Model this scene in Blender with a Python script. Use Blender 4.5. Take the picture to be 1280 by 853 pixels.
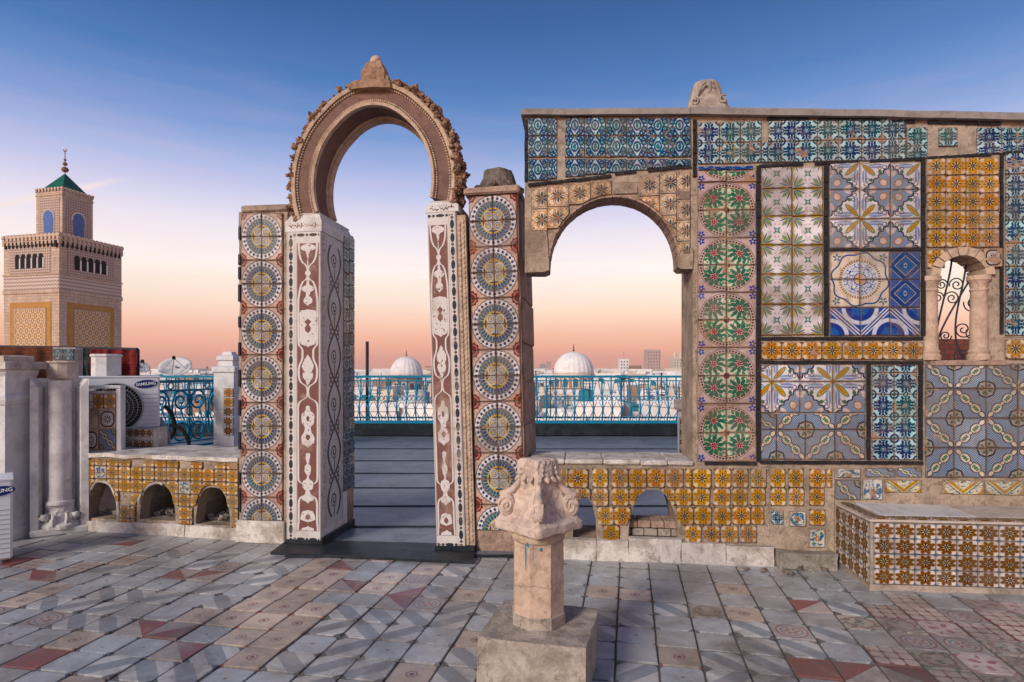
import bpy, math, random
from mathutils import Vector, noise
R = math.radians
random.seed(7)
sc = bpy.context.scene
C = sc.collection
for o in list(bpy.data.objects): bpy.data.objects.remove(o)

# ------------------------------------------------------------------ camera
F, HY, H = 760.0, 466.0, 1.4
cam = bpy.data.cameras.new('camera'); camo = bpy.data.objects.new('camera', cam); C.objects.link(camo)
cam.sensor_width = 36; cam.lens = 36*F/1280; cam.shift_y = (HY-426.5)/1280
cam.clip_start = .05; cam.clip_end = 6000
camo.location = (0, 0, H); camo.rotation_euler = (R(90), 0, 0)
sc.camera = camo
sc.render.resolution_x = 1024; sc.render.resolution_y = 682

# ------------------------------------------------------------------ node expression helpers
TR = None
class E:
    def __init__(s, k): s.k = k
    def __add__(a, b): return M('ADD', a, b)
    __radd__ = __add__
    def __sub__(a, b): return M('SUBTRACT', a, b)
    def __rsub__(a, b): return M('SUBTRACT', b, a)
    def __mul__(a, b): return M('MULTIPLY', a, b)
    __rmul__ = __mul__
    def __truediv__(a, b): return M('DIVIDE', a, b)
    def __neg__(a): return M('MULTIPLY', a, -1.0)
def put(inp, v):
    if isinstance(v, E): TR.links.new(v.k, inp)
    elif isinstance(v, tuple): inp.default_value = v if len(v) == 4 or inp.type == 'VECTOR' else (*v, 1)
    else: inp.default_value = v
def nd(t, **kw):
    n = TR.nodes.new(t)
    for k, v in kw.items(): setattr(n, k, v)
    return n
def M(op, a, b=None, c=None, clamp=False):
    n = nd('ShaderNodeMath', operation=op, use_clamp=clamp)
    for i, v in enumerate((a, b, c)):
        if v is not None: put(n.inputs[i], v)
    return E(n.outputs[0])
def ge(x, e, w=.02): return M('MULTIPLY_ADD', x, 1/w, .5-e/w, clamp=True)
def lt(x, e, w=.02): return M('MULTIPLY_ADD', x, -1/w, .5+e/w, clamp=True)
def AND(*a):
    r = a[0]
    for b in a[1:]: r = r*b
    return r
def OR(*a):
    r = a[0]
    for b in a[1:]: r = M('MAXIMUM', r, b)
    return r
def NOT(a): return 1.0-a
def Abs(a): return M('ABSOLUTE', a)
def Len(x, y): return M('SQRT', x*x+y*y)
def ring(r, c, hw, w=.02): return lt(Abs(r-c), hw, w)
def mix(a, b, f, mode='MIX'):
    n = nd('ShaderNodeMix', data_type='RGBA', blend_type=mode)
    put(n.inputs[0], f); put(n.inputs[6], a); put(n.inputs[7], b)
    return E(n.outputs[2])
def layers(base, *ls):
    for m, c in ls: base = mix(base, c, m)
    return base
def uvxy():
    n = nd('ShaderNodeUVMap'); s = nd('ShaderNodeSeparateXYZ'); TR.links.new(n.outputs[0], s.inputs[0])
    return E(s.outputs[0]), E(s.outputs[1])
def wpos(): return E(nd('ShaderNodeNewGeometry').outputs['Position'])
def opos(): return E(nd('ShaderNodeTexCoord').outputs['Object'])
def sep(v):
    s = nd('ShaderNodeSeparateXYZ'); TR.links.new(v.k, s.inputs[0]); return [E(o) for o in s.outputs]
def comb(x, y, z):
    s = nd('ShaderNodeCombineXYZ')
    for i, v in enumerate((x, y, z)): put(s.inputs[i], v)
    return E(s.outputs[0])
def rnd(): return E(nd('ShaderNodeObjectInfo').outputs['Random'])
def nz(vec, scale, detail=4, rough=.6, dist=0.0):
    n = nd('ShaderNodeTexNoise'); put(n.inputs['Vector'], vec); n.inputs['Scale'].default_value = scale
    n.inputs['Detail'].default_value = detail; n.inputs['Roughness'].default_value = rough
    n.inputs['Distortion'].default_value = dist
    return E(n.outputs[0])
def voro(vec, scale, feature='F1'):
    n = nd('ShaderNodeTexVoronoi', feature=feature); put(n.inputs['Vector'], vec); n.inputs['Scale'].default_value = scale
    return E(n.outputs[0])
def ramp(f, pts):
    n = nd('ShaderNodeValToRGB'); put(n.inputs[0], f); cr = n.color_ramp
    while len(cr.elements) < len(pts): cr.elements.new(1)
    for e, (p, c) in zip(cr.elements, pts): e.position = p; e.color = (*c, 1)
    return E(n.outputs[0])
def fcurve(x, pts):
    n = nd('ShaderNodeFloatCurve'); put(n.inputs['Value'], x)
    cu = n.mapping.curves[0]
    while len(cu.points) < len(pts): cu.points.new(.5, .5)
    for p, (a, b) in zip(cu.points, pts): p.location = (a, b); p.handle_type = 'AUTO_CLAMPED'
    n.mapping.update(); return E(n.outputs[0])
def petals(x, y, n, rc, ln, wd, ph=0.0, w=.25):
    th = M('ARCTAN2', y, x)+ph; sg = math.pi/n
    t = M('WRAP', th, sg, -sg); r = Len(x, y)
    a = (r*M('COSINE', t)-rc)/ln; b = r*M('SINE', t)/wd
    return lt(Len(a, b), 1.0, w)
def ell(x, y, cx, cy, a, b, w=.2): return lt(Len((x-cx)/a, (y-cy)/b), 1.0, w)
MATS = {}
def mat(name, fn):
    global TR
    m = bpy.data.materials.new(name); m.use_nodes = True; TR = m.node_tree; TR.nodes.clear()
    out = nd('ShaderNodeOutputMaterial'); bs = nd('ShaderNodeBsdfPrincipled')
    TR.links.new(bs.outputs[0], out.inputs[0])
    d = fn()
    put(bs.inputs['Base Color'], d['col']); put(bs.inputs['Roughness'], d.get('rough', .7))
    put(bs.inputs['Metallic'], d.get('metal', 0.0)); put(bs.inputs['Specular IOR Level'], d.get('spec', .12))
    if 'bump' in d:
        b = nd('ShaderNodeBump'); b.inputs['Strength'].default_value = d.get('bs', .4)
        b.inputs['Distance'].default_value = d.get('bd', .01)
        put(b.inputs['Height'], d['bump']); TR.links.new(b.outputs[0], bs.inputs['Normal'])
    MATS[name] = m; return m
def lin(h):
    c = [int(h[i:i+2], 16)/255 for i in (0, 2, 4)]
    return tuple(v/12.92 if v <= .04045 else ((v+.055)/1.055)**2.4 for v in c)

# ------------------------------------------------------------------ sky and sun
world = bpy.data.worlds.new('World'); sc.world = world; world.use_nodes = True
TR = world.node_tree; TR.nodes.clear()
wo = nd('ShaderNodeOutputWorld'); bg = nd('ShaderNodeBackground'); TR.links.new(bg.outputs[0], wo.inputs[0])
SUN_EL, SUN_AZ = R(26), R(218)          # azimuth measured clockwise from +Y: behind the camera, to its left
sky = nd('ShaderNodeTexSky', sky_type='NISHITA', sun_disc=False, sun_elevation=R(3), sun_rotation=SUN_AZ)
dv = E(nd('ShaderNodeTexCoord').outputs['Generated']); dx, dy, dz = sep(dv)
az = M('ARCTAN2', dx, dy)
wisp = nz(comb(az*1.6, dz*16.0, 0.0), 2.2, 5, .6, .4)
el = dz+(wisp-.5)*.006
grad = ramp(M('MAXIMUM', el, 0.0), [(0, lin('dda08c')), (.02, lin('f2a28f')), (.06, lin('fbb9a2')), (.11, lin('ffe3cf')), (.165, lin('fff3ee')), (.22, lin('ece2f0')),
             (.28, lin('b9c0e8')), (.35, lin('7294d0')), (.42, lin('3c70b4')), (.50, lin('225496')), (.6, lin('17407a')), (1, lin('163a70'))])
cl = AND(ge(nz(comb(az*2.0+3.0, dz*22.0, 1.0), 1.6, 5, .62, .6), .56, .25), lt(Abs(dz-.2), .17, .18))
grad = mix(grad, lin('e8bccb'), cl*.16)
# one vapour trail low in the sky past the tower
tx = az+.676; ty = dz-.2163-tx*.40
trail = AND(lt(Abs(ty), .0036, .005), lt(Abs(tx-.03), .062, .05), nz(comb(az*30.0, dz*60.0, 0.0), 1.0, 3, .5)+.35)
grad = mix(grad, lin('fbe3da'), trail*.75)
nish = mix((0, 0, 0), E(sky.outputs[0]), .04)
tot = mix(grad, nish, 1.0, 'ADD')
put(bg.inputs[0], tot); bg.inputs[1].default_value = 1.0
sun = bpy.data.lights.new('sun', 'SUN'); sun.energy = 3.3; sun.angle = R(16); sun.color = (1, .90, .78)
suno = bpy.data.objects.new('sun', sun); C.objects.link(suno)
sd = Vector((math.sin(SUN_AZ)*math.cos(SUN_EL), math.cos(SUN_AZ)*math.cos(SUN_EL), math.sin(SUN_EL)))
suno.rotation_euler = (-sd).to_track_quat('-Z', 'Y').to_euler(); suno.location = sd*30
vs = sc.view_settings; vs.view_transform = 'Standard'; vs.look = 'None'; vs.exposure = 0.0; vs.gamma = 1; vs.use_curve_mapping = False
sc.render.engine = 'CYCLES'

# ------------------------------------------------------------------ materials: plain stuff
def grunge(c, amt=.25, scale=3.0, stain=None, sa=.5, fine=40.0, st=.55):
    p = wpos()
    n1 = nz(p, scale, 6, .65); n2 = nz(p, fine, 3, .6)
    k = (n1-.5)*(amt*2)+(n2-.5)*amt+1.0
    col = mix(c, comb_rgb(k), 1.0, 'MULTIPLY')
    if stain:
        s = ge(nz(p, scale*1.7, 7, .7, .5), st, .16)
        col = mix(col, stain, s*sa)
    return col, n1, n2
def comb_rgb(k): return comb(k, k, k)
def stone(name, c, amt=.25, scale=3.0, stain=None, sa=.5, fine=40.0, rough=.85, bs=.5, bd=.01, st=.55, crack=0.0, spot=0.0):
    def fn():
        col, n1, n2 = grunge(c, amt, scale, stain, sa, fine, st)
        if crack:
            p = wpos(); x, y, z = sep(p); w = nz(p, 7, 4)*.25
            v = voro(comb(x+w, y+w, z+w), crack, 'DISTANCE_TO_EDGE')
            ck = AND(lt(v, .004, .009), ge(nz(p, 2.3, 3), .53, .1))
            col = mix(col, (.10, .075, .06), ck*.6); n1 = n1-ck*.6
        if spot:
            p = wpos(); sp_ = ge(nz(p, 19, 6, .75), .60, .06); col = mix(col, stain or (.1, .08, .07), sp_*spot)
            n2 = n2-sp_*.5
        return dict(col=col, rough=rough, bump=n1*.6+n2*.5, bs=bs, bd=bd)
    return mat(name, fn)
stone('mortar', (.36, .29, .235), .5, 5, (.13, .105, .085), .6, bd=.02, spot=.5)
stone('plaster', (.37, .285, .22), .5, 3, (.16, .12, .09), .65, bd=.035, st=.51, crack=3.2, spot=.55)
stone('lime', (.62, .57, .53), .3, 2.6, (.27, .21, .17), .7, bd=.03, st=.52, crack=2.6, spot=.45)
stone('limewhite', (.66, .65, .66), .16, 2, (.40, .38, .37), .55, bd=.015, spot=.2)
stone('marble', (.62, .60, .59), .2, 3.5, (.36, .32, .29), .55, rough=.5, bs=.35, crack=1.5, spot=.3)
stone('marble_warm', (.52, .44, .38), .3, 4, (.27, .20, .15), .55, rough=.65, bs=.4, spot=.3)
stone('pinkstone', (.38, .26, .205), .4, 5, (.17, .105, .08), .65, bd=.025, crack=3.0, spot=.45)
stone('sandstone', (.52, .375, .285), .3, 5, (.30, .21, .155), .6, bd=.012, crack=2.2, spot=.45)
stone('capstone', (.60, .47, .40), .35, 9, (.30, .20, .155), .6, bd=.02, fine=60, spot=.5)
stone('darkstone', (.17, .14, .12), .5, 10, (.06, .05, .045), .6, bd=.03, spot=.5)
stone('concrete', (.27, .24, .21), .4, 6, (.12, .10, .08), .6, bd=.02, fine=70, spot=.5)
stone('blockstone', (.42, .355, .30), .4, 6, (.20, .165, .14), .65, bd=.02, fine=75, st=.51, crack=2.4, spot=.5)
stone('coping', (.27, .24, .225), .3, 4, (.13, .115, .10), .5, spot=.4)
stone('ringbrown', (.185, .11, .09), .3, 5, (.10, .06, .05), .5, bd=.012, spot=.35)
stone('carved', (.33, .205, .135), .45, 12, (.12, .07, .045), .65, bd=.02, spot=.5)
stone('mould', (.50, .375, .28), .3, 8, (.22, .145, .10), .55, spot=.4)
stone('black_tile', (.022, .022, .026), .4, 6, (.10, .08, .07), .4, rough=.25, st=.62)
stone('membrane', (.185, .205, .24), .5, 1.9, (.09, .105, .125), .7, rough=.34, bd=.008)
stone('black_membrane', (.018, .022, .028), .5, 2.5, (.05, .055, .06), .5, rough=.4, bd=.02)
stone('grout', (.155, .14, .13), .5, 4, (.08, .07, .065), .5)
stone('white_metal', (.70, .73, .78), .06, 2, rough=.4, bs=.05)
stone('grey_metal', (.30, .32, .34), .15, 5, rough=.45, bs=.05)
stone('iron', (.03, .035, .05), .4, 20, (.10, .05, .03), .4, rough=.5, bs=.2)
stone('dark', (.015, .014, .014), .3, 5, rough=.8)
stone('blue_paint', (.008, .185, .32), .25, 9, (.03, .28, .42), .4, rough=.4, bs=.15)
stone('brick', (.30, .12, .09), .3, 6, (.18, .08, .06), .5)
stone('city_ground', (.38, .34, .32), .3, .05, (.2, .18, .17), .5, fine=.6)
stone('city_white', (.80, .76, .74), .12, .4, (.55, .5, .48), .5, fine=3)
stone('city_cream', (.68, .56, .45), .15, .4, (.45, .36, .3), .5, fine=3)
stone('city_grey', (.36, .34, .36), .15, .3, rough=.8)
stone('city_pink', (.55, .37, .33), .15, .3, rough=.8)
stone('city_brown', (.36, .22, .15), .2, .5, (.2, .13, .1), .5, fine=3)
stone('city_glass', (.10, .11, .12), .3, .5, rough=.3, bs=.05)
stone('city_teal', (.03, .20, .25), .3, 1, rough=.6)
stone('green_roof', (.008, .10, .07), .3, 1.2, (.02, .16, .11), .5, fine=6, rough=.45)
stone('gold_ball', (.20, .10, .06), .3, 2, rough=.5)
stone('bark', (.14, .10, .07), .3, 6)
stone('palm_leaf', (.02, .085, .075), .4, .6, rough=.5)
stone('navy', (.008, .03, .16), .1, 3, rough=.35, bs=.05)
stone('print_white', (.85, .86, .88), .05, 3, rough=.4, bs=.05)
stone('ink', (.05, .04, .045), .2, 30, rough=.6)
def ashlar():
    x, y, z = sep(opos()); n = nd('ShaderNodeTexBrick'); put(n.inputs['Vector'], comb(x+y, z, 0.0)); n.inputs['Scale'].default_value = 1.0
    n.inputs['Brick Width'].default_value = .9; n.inputs['Row Height'].default_value = .36; n.inputs['Mortar Size'].default_value = .02; n.inputs['Bias'].default_value = 0
    n.inputs['Color1'].default_value = (.58, .44, .345, 1); n.inputs['Color2'].default_value = (.48, .35, .27, 1); n.inputs['Mortar'].default_value = (.30, .22, .17, 1)
    p = wpos(); st = ge(nz(comb(x+y, x-y, z*.25), .9, 6, .7), .52, .2)
    col = mix(mix(E(n.outputs[0]), (.33, .24, .18), st*.45), comb_rgb(nz(p, 2.5, 5)*.6+.7), 1.0, 'MULTIPLY')
    return dict(col=col, rough=.9, bump=E(n.outputs[1])*-.6+nz(p, 4, 4)*.5, bs=.5, bd=.05)
mat('minaret_stone', ashlar)
def redbrick():
    p = wpos(); x, y, z = sep(p)
    n = nd('ShaderNodeTexBrick'); put(n.inputs['Vector'], comb(x*1.0+y*.3, z, 0.0)); n.inputs['Scale'].default_value = 4.0
    n.inputs['Color1'].default_value = (.22, .07, .05, 1); n.inputs['Color2'].default_value = (.15, .05, .04, 1); n.inputs['Mortar'].default_value = (.09, .05, .05, 1)
    return dict(col=E(n.outputs[0]), rough=.9)
mat('red_masonry', redbrick)
def rugmat(c1, c2, c3):
    def fn():
        u, v = uvxy(); p = wpos()
        s = M('SINE', v*60.0); q = AND(ge(M('SINE', u*44.0), .2, .3), ge(s, -.1, .3))
        col = layers(c1, (q*.6, c2), (ge(s, .85, .1)*.6, c3))
        return dict(col=mix(col, comb_rgb(nz(p, 30, 4)+.5), 1.0, 'MULTIPLY'), rough=.95, bump=nz(p, 120, 3), bs=.3)
    return fn
mat('rug_red', rugmat((.16, .022, .022), (.28, .05, .04), (.07, .015, .02)))
mat('rug_brown', rugmat((.10, .035, .02), (.16, .055, .03), (.05, .02, .015)))
mat('rug_green', rugmat((.025, .04, .035), (.05, .08, .06), (.08, .02, .02)))

# ------------------------------------------------------------------ materials: glazed tiles
MORT = (.42, .31, .24)
def glaze(col, chip=.60, rough=.30, dirt=.35, var=.34, edge=True, cs=9.0):
    p = wpos(); u, v = uvxy()
    k = (rnd()-.5)*var+(nz(p, 2.2, 4)-.5)*dirt*1.6+.92+(nz(p, 55, 3)-.5)*.35
    col = mix(col, comb_rgb(k), 1.0, 'MULTIPLY')
    g = OR(ge(nz(p, 3.2, 7, .72, .6), .55, .16)*.5, ge(nz(p, 13, 6, .75, .3), .56, .08)*.42)
    col = mix(col, (.20, .145, .11), g)
    ed = M('MAXIMUM', Abs(u-.5), Abs(v-.5))
    gr = ge(ed+(nz(p, 30, 4)-.5)*.10, .465, .05)
    col = mix(col, (.13, .095, .075), gr*.6)
    c1 = ge(nz(p, cs, 7, .72)+ge(ed, .45, .09)*.075, chip+.02, .025)
    c2 = ge(nz(p, 48, 5, .72), .66, .04)*.5
    c3 = AND(ge(nz(p, 4.2, 8, .70, .3), .655, .012), ge(rnd(), .25, .02))
    ch = OR(c1, c2, c3)
    col = mix(col, mix(MORT, (.30, .20, .15), nz(p, 25, 3)), ch)
    hgt = nz(p, 14, 3)*.15-ch*.5
    hs = nd('ShaderNodeHueSaturation'); put(hs.inputs['Saturation'], M('FRACT', rnd()*7.3)*.45+.95); put(hs.inputs['Hue'], (M('FRACT', rnd()*13.7)-.5)*.016+.5); put(hs.inputs['Color'], col)
    gm = nd('ShaderNodeGamma'); gm.inputs[1].default_value = 1.12; TR.links.new(hs.outputs[0], gm.inputs[0])
    return dict(col=E(gm.outputs[0]), rough=ch*.5+rough+(nz(p, 8, 3)-.5)*.15, bump=hgt, bs=.5, bd=.008, spec=.22)
def ctr():
    u, v = uvxy(); return u-.5, v-.5
NAVY, BLUE, TEAL, CREAM, WHITE = (.016, .035, .13), (.03, .10, .38), (.015, .17, .20), (.66, .56, .46), (.70, .67, .65)
OCH, BRN, GRN, MAR, YEL = (.52, .22, .025), (.16, .055, .02), (.04, .20, .10), (.17, .025, .03), (.58, .38, .05)
def t_rosette():
    u, v = uvxy(); r = Len(u, v)*.955; th = M('ARCTAN2', v, u)
    base = (.54, .41, .36)
    k = math.pi/2
    sc1 = r+Abs(M('SINE', th*14.0))*-.035
    dotr = M('WRAP', th, k/14, -k/14)                       # 7 dots to the quarter
    da = lt(Len((r-.815)/.058, M('SINE', dotr)*r/.054), 1.0, .3)
    spt = M('WRAP', th+k/14, k/14, -k/14)
    spoke = lt(Len((r-.585)/.120, M('SINE', spt)*r/.054), 1.0, .2)
    spoke_o = lt(Len((r-.585)/.145, M('SINE', spt)*r/.066), 1.0, .2)
    pu, pv = 1.0-u, 1.0-v; pr = Len(pu, pv); pt = M('ARCTAN2', pv, pu)
    palm = lt(pr+Abs(M('SINE', pt*5.0))*.05, .33, .03)
    palm_i = AND(ring(pr, .20, .02), ge(pr, .1))
    sx, sy = u-.19, v-.19; sr = Len(sx, sy); sa = M('ARCTAN2', sy, sx)
    spiral = ring(M('WRAP', sr-sa*(.055/6.2832)*1.0, .0275, -.0275), 0.0, .011, .012)
    bl = mix((.012, .03, .15), (.025, .10, .13), rnd())
    col = layers(base, (palm, MAR), (palm_i*palm, (.45, .3, .26)),
        (lt(sc1, .93), (.03, .03, .07)), (lt(sc1, .895), (.62, .59, .58)), (da, (.03, .04, .12)),
        (lt(r, .735, .015), (.05, .06, .10)), (spoke_o, (.44, .44, .43)), (spoke, bl), (lt(Len((r-.61)/.05, M('SINE', spt)*r/.015), 1.0, .4), (.16, .20, .12)),
        (lt(r, .465, .015), YEL), (lt(r, .415, .015), (.04, .07, .15)),
        (AND(spiral, lt(sr, .15)), (.66, .64, .60)), (lt(sr, .05), YEL), (ring(sr, .165, .014), (.66, .64, .60)),
        (AND(lt(M('MINIMUM', u, v), .03), lt(r, .36)), (.64, .62, .58)), (AND(ell(u, v, .31, .07, .05, .03)), YEL), (ell(u, v, .07, .31, .03, .05), YEL))
    return glaze(col, .635, dirt=.3)
mat('tile_rosette', t_rosette)
def t_green():
    u, v = uvxy(); r = Len(u, v); th = M('ARCTAN2', v, u); k = math.pi/2
    dot = lt(Len((r-.89)/.036, M('SINE', M('WRAP', th, k/26, -k/26))*r/.036), 1.0, .4)
    x, y = u-.43, v-.43
    lf = petals(x, y, 9, .23, .095, .050, .2); lf_o = petals(x, y, 9, .23, .115, .066, .2)
    l2 = OR(petals(x, y, 11, .36, .075, .050, .6), AND(ge(nz(comb(u, v, rnd()*6.0), 11, 2), .56, .03), ge(r, .25)))
    fl = petals(x, y, 5, .075, .062, .05); fl2 = petals(x, y, 5, .08, .03, .022)
    pu, pv = .87-u, .87-v
    bf = petals(pu, pv, 5, .075, .06, .036, .25)
    gr = mix((.025, .12, .06), (.05, .19, .15), nz(wpos(), 14, 2))
    col = layers((.52, .42, .41), (lt(r, .975, .02), (.10, .06, .05)), (lt(r, .955, .02), (.52, .42, .38)), (dot, (.02, .02, .03)), (lt(r, .825, .012), (.16, .10, .05)), (lt(r, .795, .012), (.62, .58, .48)),
        (AND(l2, lt(r, .8)), (.04, .22, .14)), (lf_o, (.03, .07, .05)), (lf, gr), (fl, (.22, .03, .06)), (fl2, (.60, .38, .36)), (lt(r, .1), (.14, .03, .04)),
        (bf, (.02, .06, .36)), (lt(Len(pu, pv), .03), (.6, .5, .2)))
    return glaze(col, .60, dirt=.3, cs=6.0)
mat('tile_green_wreath', t_green)
def t_arab():
    x, y = ctr(); ax = Abs(x); ay = Abs(y); r = Len(x, y)
    b = mix((.012, .025, .12), (.012, .10, .12), nz(wpos(), 5, 2)*1.6-.3)
    o1 = ring(Len(x/.75, y), .22, .05); o2 = ell(x, y, 0.0, 0.0, .07, .15)
    cx, cy = .5-ax, .5-ay; cr = Len(cx, cy)
    s1 = ring(Len(ax-.34, ay-.17), .10, .042); s2 = ring(Len(ax-.2, ay-.40), .075, .038)
    c1 = ring(cr, .19, .05); c2 = lt(cr, .11)
    e1 = ell(ax, ay, .34, .17, .04, .05); lf = ell(ax, ay, .22, .27, .045, .09); w1 = ring(ax+ay*.6, .33, .032)
    col = layers((.44, .54, .62), (AND(ge(nz(comb(x, y, rnd()*5.0), 9, 3), .57, .03)), (.03, .22, .20)), (w1, b), (c1, b), (c2, (.02, .12, .34)), (o1, b), (o2, (.02, .16, .20)), (s1, b), (s2, b), (e1, (.02, .20, .16)), (lf, (.015, .04, .18)))
    return glaze(col, .625, dirt=.35)
mat('tile_blue_scroll', t_arab)
def t_teal():
    x, y = ctr(); ax = Abs(x); ay = Abs(y); r = Len(x, y)
    b = mix((.010, .03, .12), (.010, .085, .095), ge(nz(wpos(), 3.2, 2), .5, .2))
    p8 = petals(x, y, 4, .20, .15, .10, .785); p4 = petals(x, y, 4, .25, .17, .055)
    cr = Len(.5-ax, .5-ay); c1 = ring(cr, .16, .045); c2 = lt(cr, .07)
    m1 = lt(Len(.5-M('MAXIMUM', ax, ay), M('MINIMUM', ax, ay)), .12); m2 = lt(Len(.5-M('MAXIMUM', ax, ay), M('MINIMUM', ax, ay)), .06)
    rr = ring(r, .085, .025)
    leaf = petals(x, y, 8, .37, .10, .062, .39)
    col = layers((.44, .58, .62), (p4, b), (p8, b), (leaf, b), (c1, b), (c2, (.02, .2, .22)), (m1, b), (m2, (.50, .62, .64)), (lt(r, .12), (.5, .62, .66)), (rr, b), (lt(r, .035), TEAL))
    return glaze(col, .60, dirt=.35)
mat('tile_teal_star', t_teal)
def flower(bgc, pet, edge, core, crn, mid, chip, dirt=.3):
    x, y = ctr(); ax = Abs(x); ay = Abs(y); r = Len(x, y)
    mx = M('MAXIMUM', ax, ay); mn = M('MINIMUM', ax, ay)
    po = petals(x, y, 8, .28, .22, .128, .3927); p = petals(x, y, 8, .28, .20, .108, .3927)
    vein = petals(x, y, 8, .33, .10, .018, .3927)
    st = petals(x, y, 8, .155, .145, .032); sw = petals(x, y, 8, .12, .10, .022, .3927)
    cr = Len(.5-ax, .5-ay); c1 = lt(cr, .11); m1 = lt(Len((.5-mx)/.10, mn/.05), 1.0, .2)
    pc = mix(pet, edge, lt(r, .2, .12)*.8)
    col = layers(bgc, (c1, crn), (m1, mid), (po, edge), (p, pc), (vein, edge), (lt(r, .19, .05), core), (sw, (.60, .52, .38)), (st, (.014, .012, .014)), (petals(x, y, 8, .40, .05, .03, .3927), edge), (lt(r, .03), OCH))
    return glaze(col, chip, dirt=dirt)
mat('tile_ochre_flower', lambda: flower((.62, .50, .36), (.50, .255, .03), (.20, .085, .015), (.34, .19, .04), (.18, .07, .02), (.20, .055, .02), .595, .4))
mat('tile_orange_flower', lambda: flower((.62, .49, .38), (.54, .29, .06), (.30, .14, .03), (.48, .30, .09), (.26, .14, .05), (.26, .11, .05), .60, .35))
mat('tile_brown_flower', lambda: flower((.64, .58, .55), (.22, .105, .025), (.085, .038, .014), (.09, .045, .02), (.25, .36, .50), (.52, .49, .51), .66, .3))
def t_star():
    x, y = ctr(); ax = Abs(x); ay = Abs(y)
    cx, cy = .5-ax, .5-ay; cr = Len(cx, cy)
    pg = petals(cx, cy, 8, .27, .19, .055); po = petals(cx, cy, 8, .25, .20, .030, .3927)
    py = petals(cx, cy, 4, .22, .22, .045); pb = petals(cx, cy, 16, .30, .11, .016, .196)
    sq = lt(M('MAXIMUM', ax, ay), .075); x4 = lt(Abs(ax-ay)+M('MAXIMUM', ax, ay)*.35, .07); far = lt(Len(x, y), .15)
    dt = lt(Len(ax-.06, ay-.22), .018)
    col = layers((.62, .58, .60), (pg, (.16, .26, .18)), (po, (.10, .16, .22)), (py, (.50, .32, .06)), (pb, (.40, .30, .12)), (lt(cr, .06), (.45, .25, .12)), (AND(x4, far), (.08, .17, .18)), (sq, (.10, .24, .20)), (lt(M('MAXIMUM', ax, ay), .03), (.60, .55, .5)), (dt, (.35, .05, .06)))
    return glaze(col, .63, dirt=.3)
mat('tile_white_star', t_star)
def t_poly():
    u, v = uvxy(); s = u+v; d = u-v; r = Len(u, v); ad = Abs(d)
    sc_ = s+Abs(M('SINE', d*9.42))*.09
    lf1 = ell(s, d, .55, .0, .42, .13); lf2 = ell(s, d, .55, 0.0, .34, .085); vn = ell(s, d, .5, 0.0, .26, .02)
    lb = ell(u, v, .52, .13, .26, .085); lb2 = ell(u, v, .13, .52, .085, .26); vb = OR(lt(Abs(v-.13), .012), lt(Abs(u-.13), .012))
    cu_ = ring(Len(ad-.42, s-.86), .075, .016)
    out = ell(s, ad, 1.52, .0, .22, .19); out2 = ell(s, ad, 1.52, .0, .17, .145)
    e1 = ell(s, ad, 1.42, .55, .25, .12)
    fld = mix((.26, .30, .40), (.20, .27, .36), nz(wpos(), 6, 2))
    col = layers(fld, (lt(sc_, 1.21), (.045, .03, .045)), (lt(sc_, 1.13), (.64, .60, .62)), (e1, (.58, .48, .46)), (out, (.30, .15, .04)), (out2, (.55, .45, .42)), (ell(s, ad, 1.0, .30, .10, .09), (.05, .15, .09)), (ring(Len(s-.98, ad-.62), .10, .022), (.06, .05, .09)),
        (lb, (.22, .28, .44)), (lb2, (.22, .28, .44)), (AND(vb, OR(lb, lb2)), (.6, .56, .6)), (cu_, (.05, .04, .07)), (lf1, (.07, .20, .11)), (lf2, (.55, .32, .08)), (vn, (.25, .09, .03)), (lt(r, .09), (.55, .35, .1)))
    return glaze(col, .635, dirt=.3)
mat('tile_leaf_diamond', t_poly)
def t_med():
    u, v = uvxy(); s = (u+v-1.0)*.7071; d = (u-v)*.7071; ad = Abs(d)
    x, y = u-.5, v-.5
    m1 = OR(ell(ad, s, .235, 0.0, .205, .165), ell(ad, s, .52, 0.0, .13, .10), ell(ad, s, .0, 0.0, .07, .085)); m2 = OR(ell(ad, s, .235, 0.0, .172, .130), ell(ad, s, .52, 0.0, .10, .065), ell(ad, s, .0, 0.0, .05, .05))
    lf = AND(petals(M('WRAP', ad, .05, -.05), s, 4, .045, .035, .022, .785), lt(Abs(ad-.24), .11)); st = AND(lt(Abs(s), .010), lt(Abs(ad-.24), .13))
    cr = M('MINIMUM', Len(u, v), Len(1.0-u, 1.0-v)); an = M('ARCTAN2', v-M('ROUND', (u+v)*.5), u-M('ROUND', (u+v)*.5))
    oc = cr+Abs(M('SINE', an*4.0))*.03
    c0 = ring(oc, .30, .028); c1 = petals(M('MINIMUM', u, 1.0-u)*1.0, v-M('ROUND', v), 6, .14, .07, .045)
    mesh = ge(M('SINE', u*75.0)*M('SINE', v*75.0), .10, .4)
    col = layers((.11, .16, .25), (mesh*.85, (.40, .43, .48)), (lt(oc, .30), (.33, .30, .28)), (c0, (.02, .02, .025)), (AND(c1, lt(oc, .28)), (.07, .12, .09)), (lt(cr, .06), (.42, .25, .08)),
        (m1, (.04, .025, .03)), (m2, (.56, .50, .42)), (st, (.05, .12, .07)), (AND(lf, m2), (.035, .15, .08)))
    return glaze(col, .62, dirt=.35)
mat('tile_blue_medallion', t_med)
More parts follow.
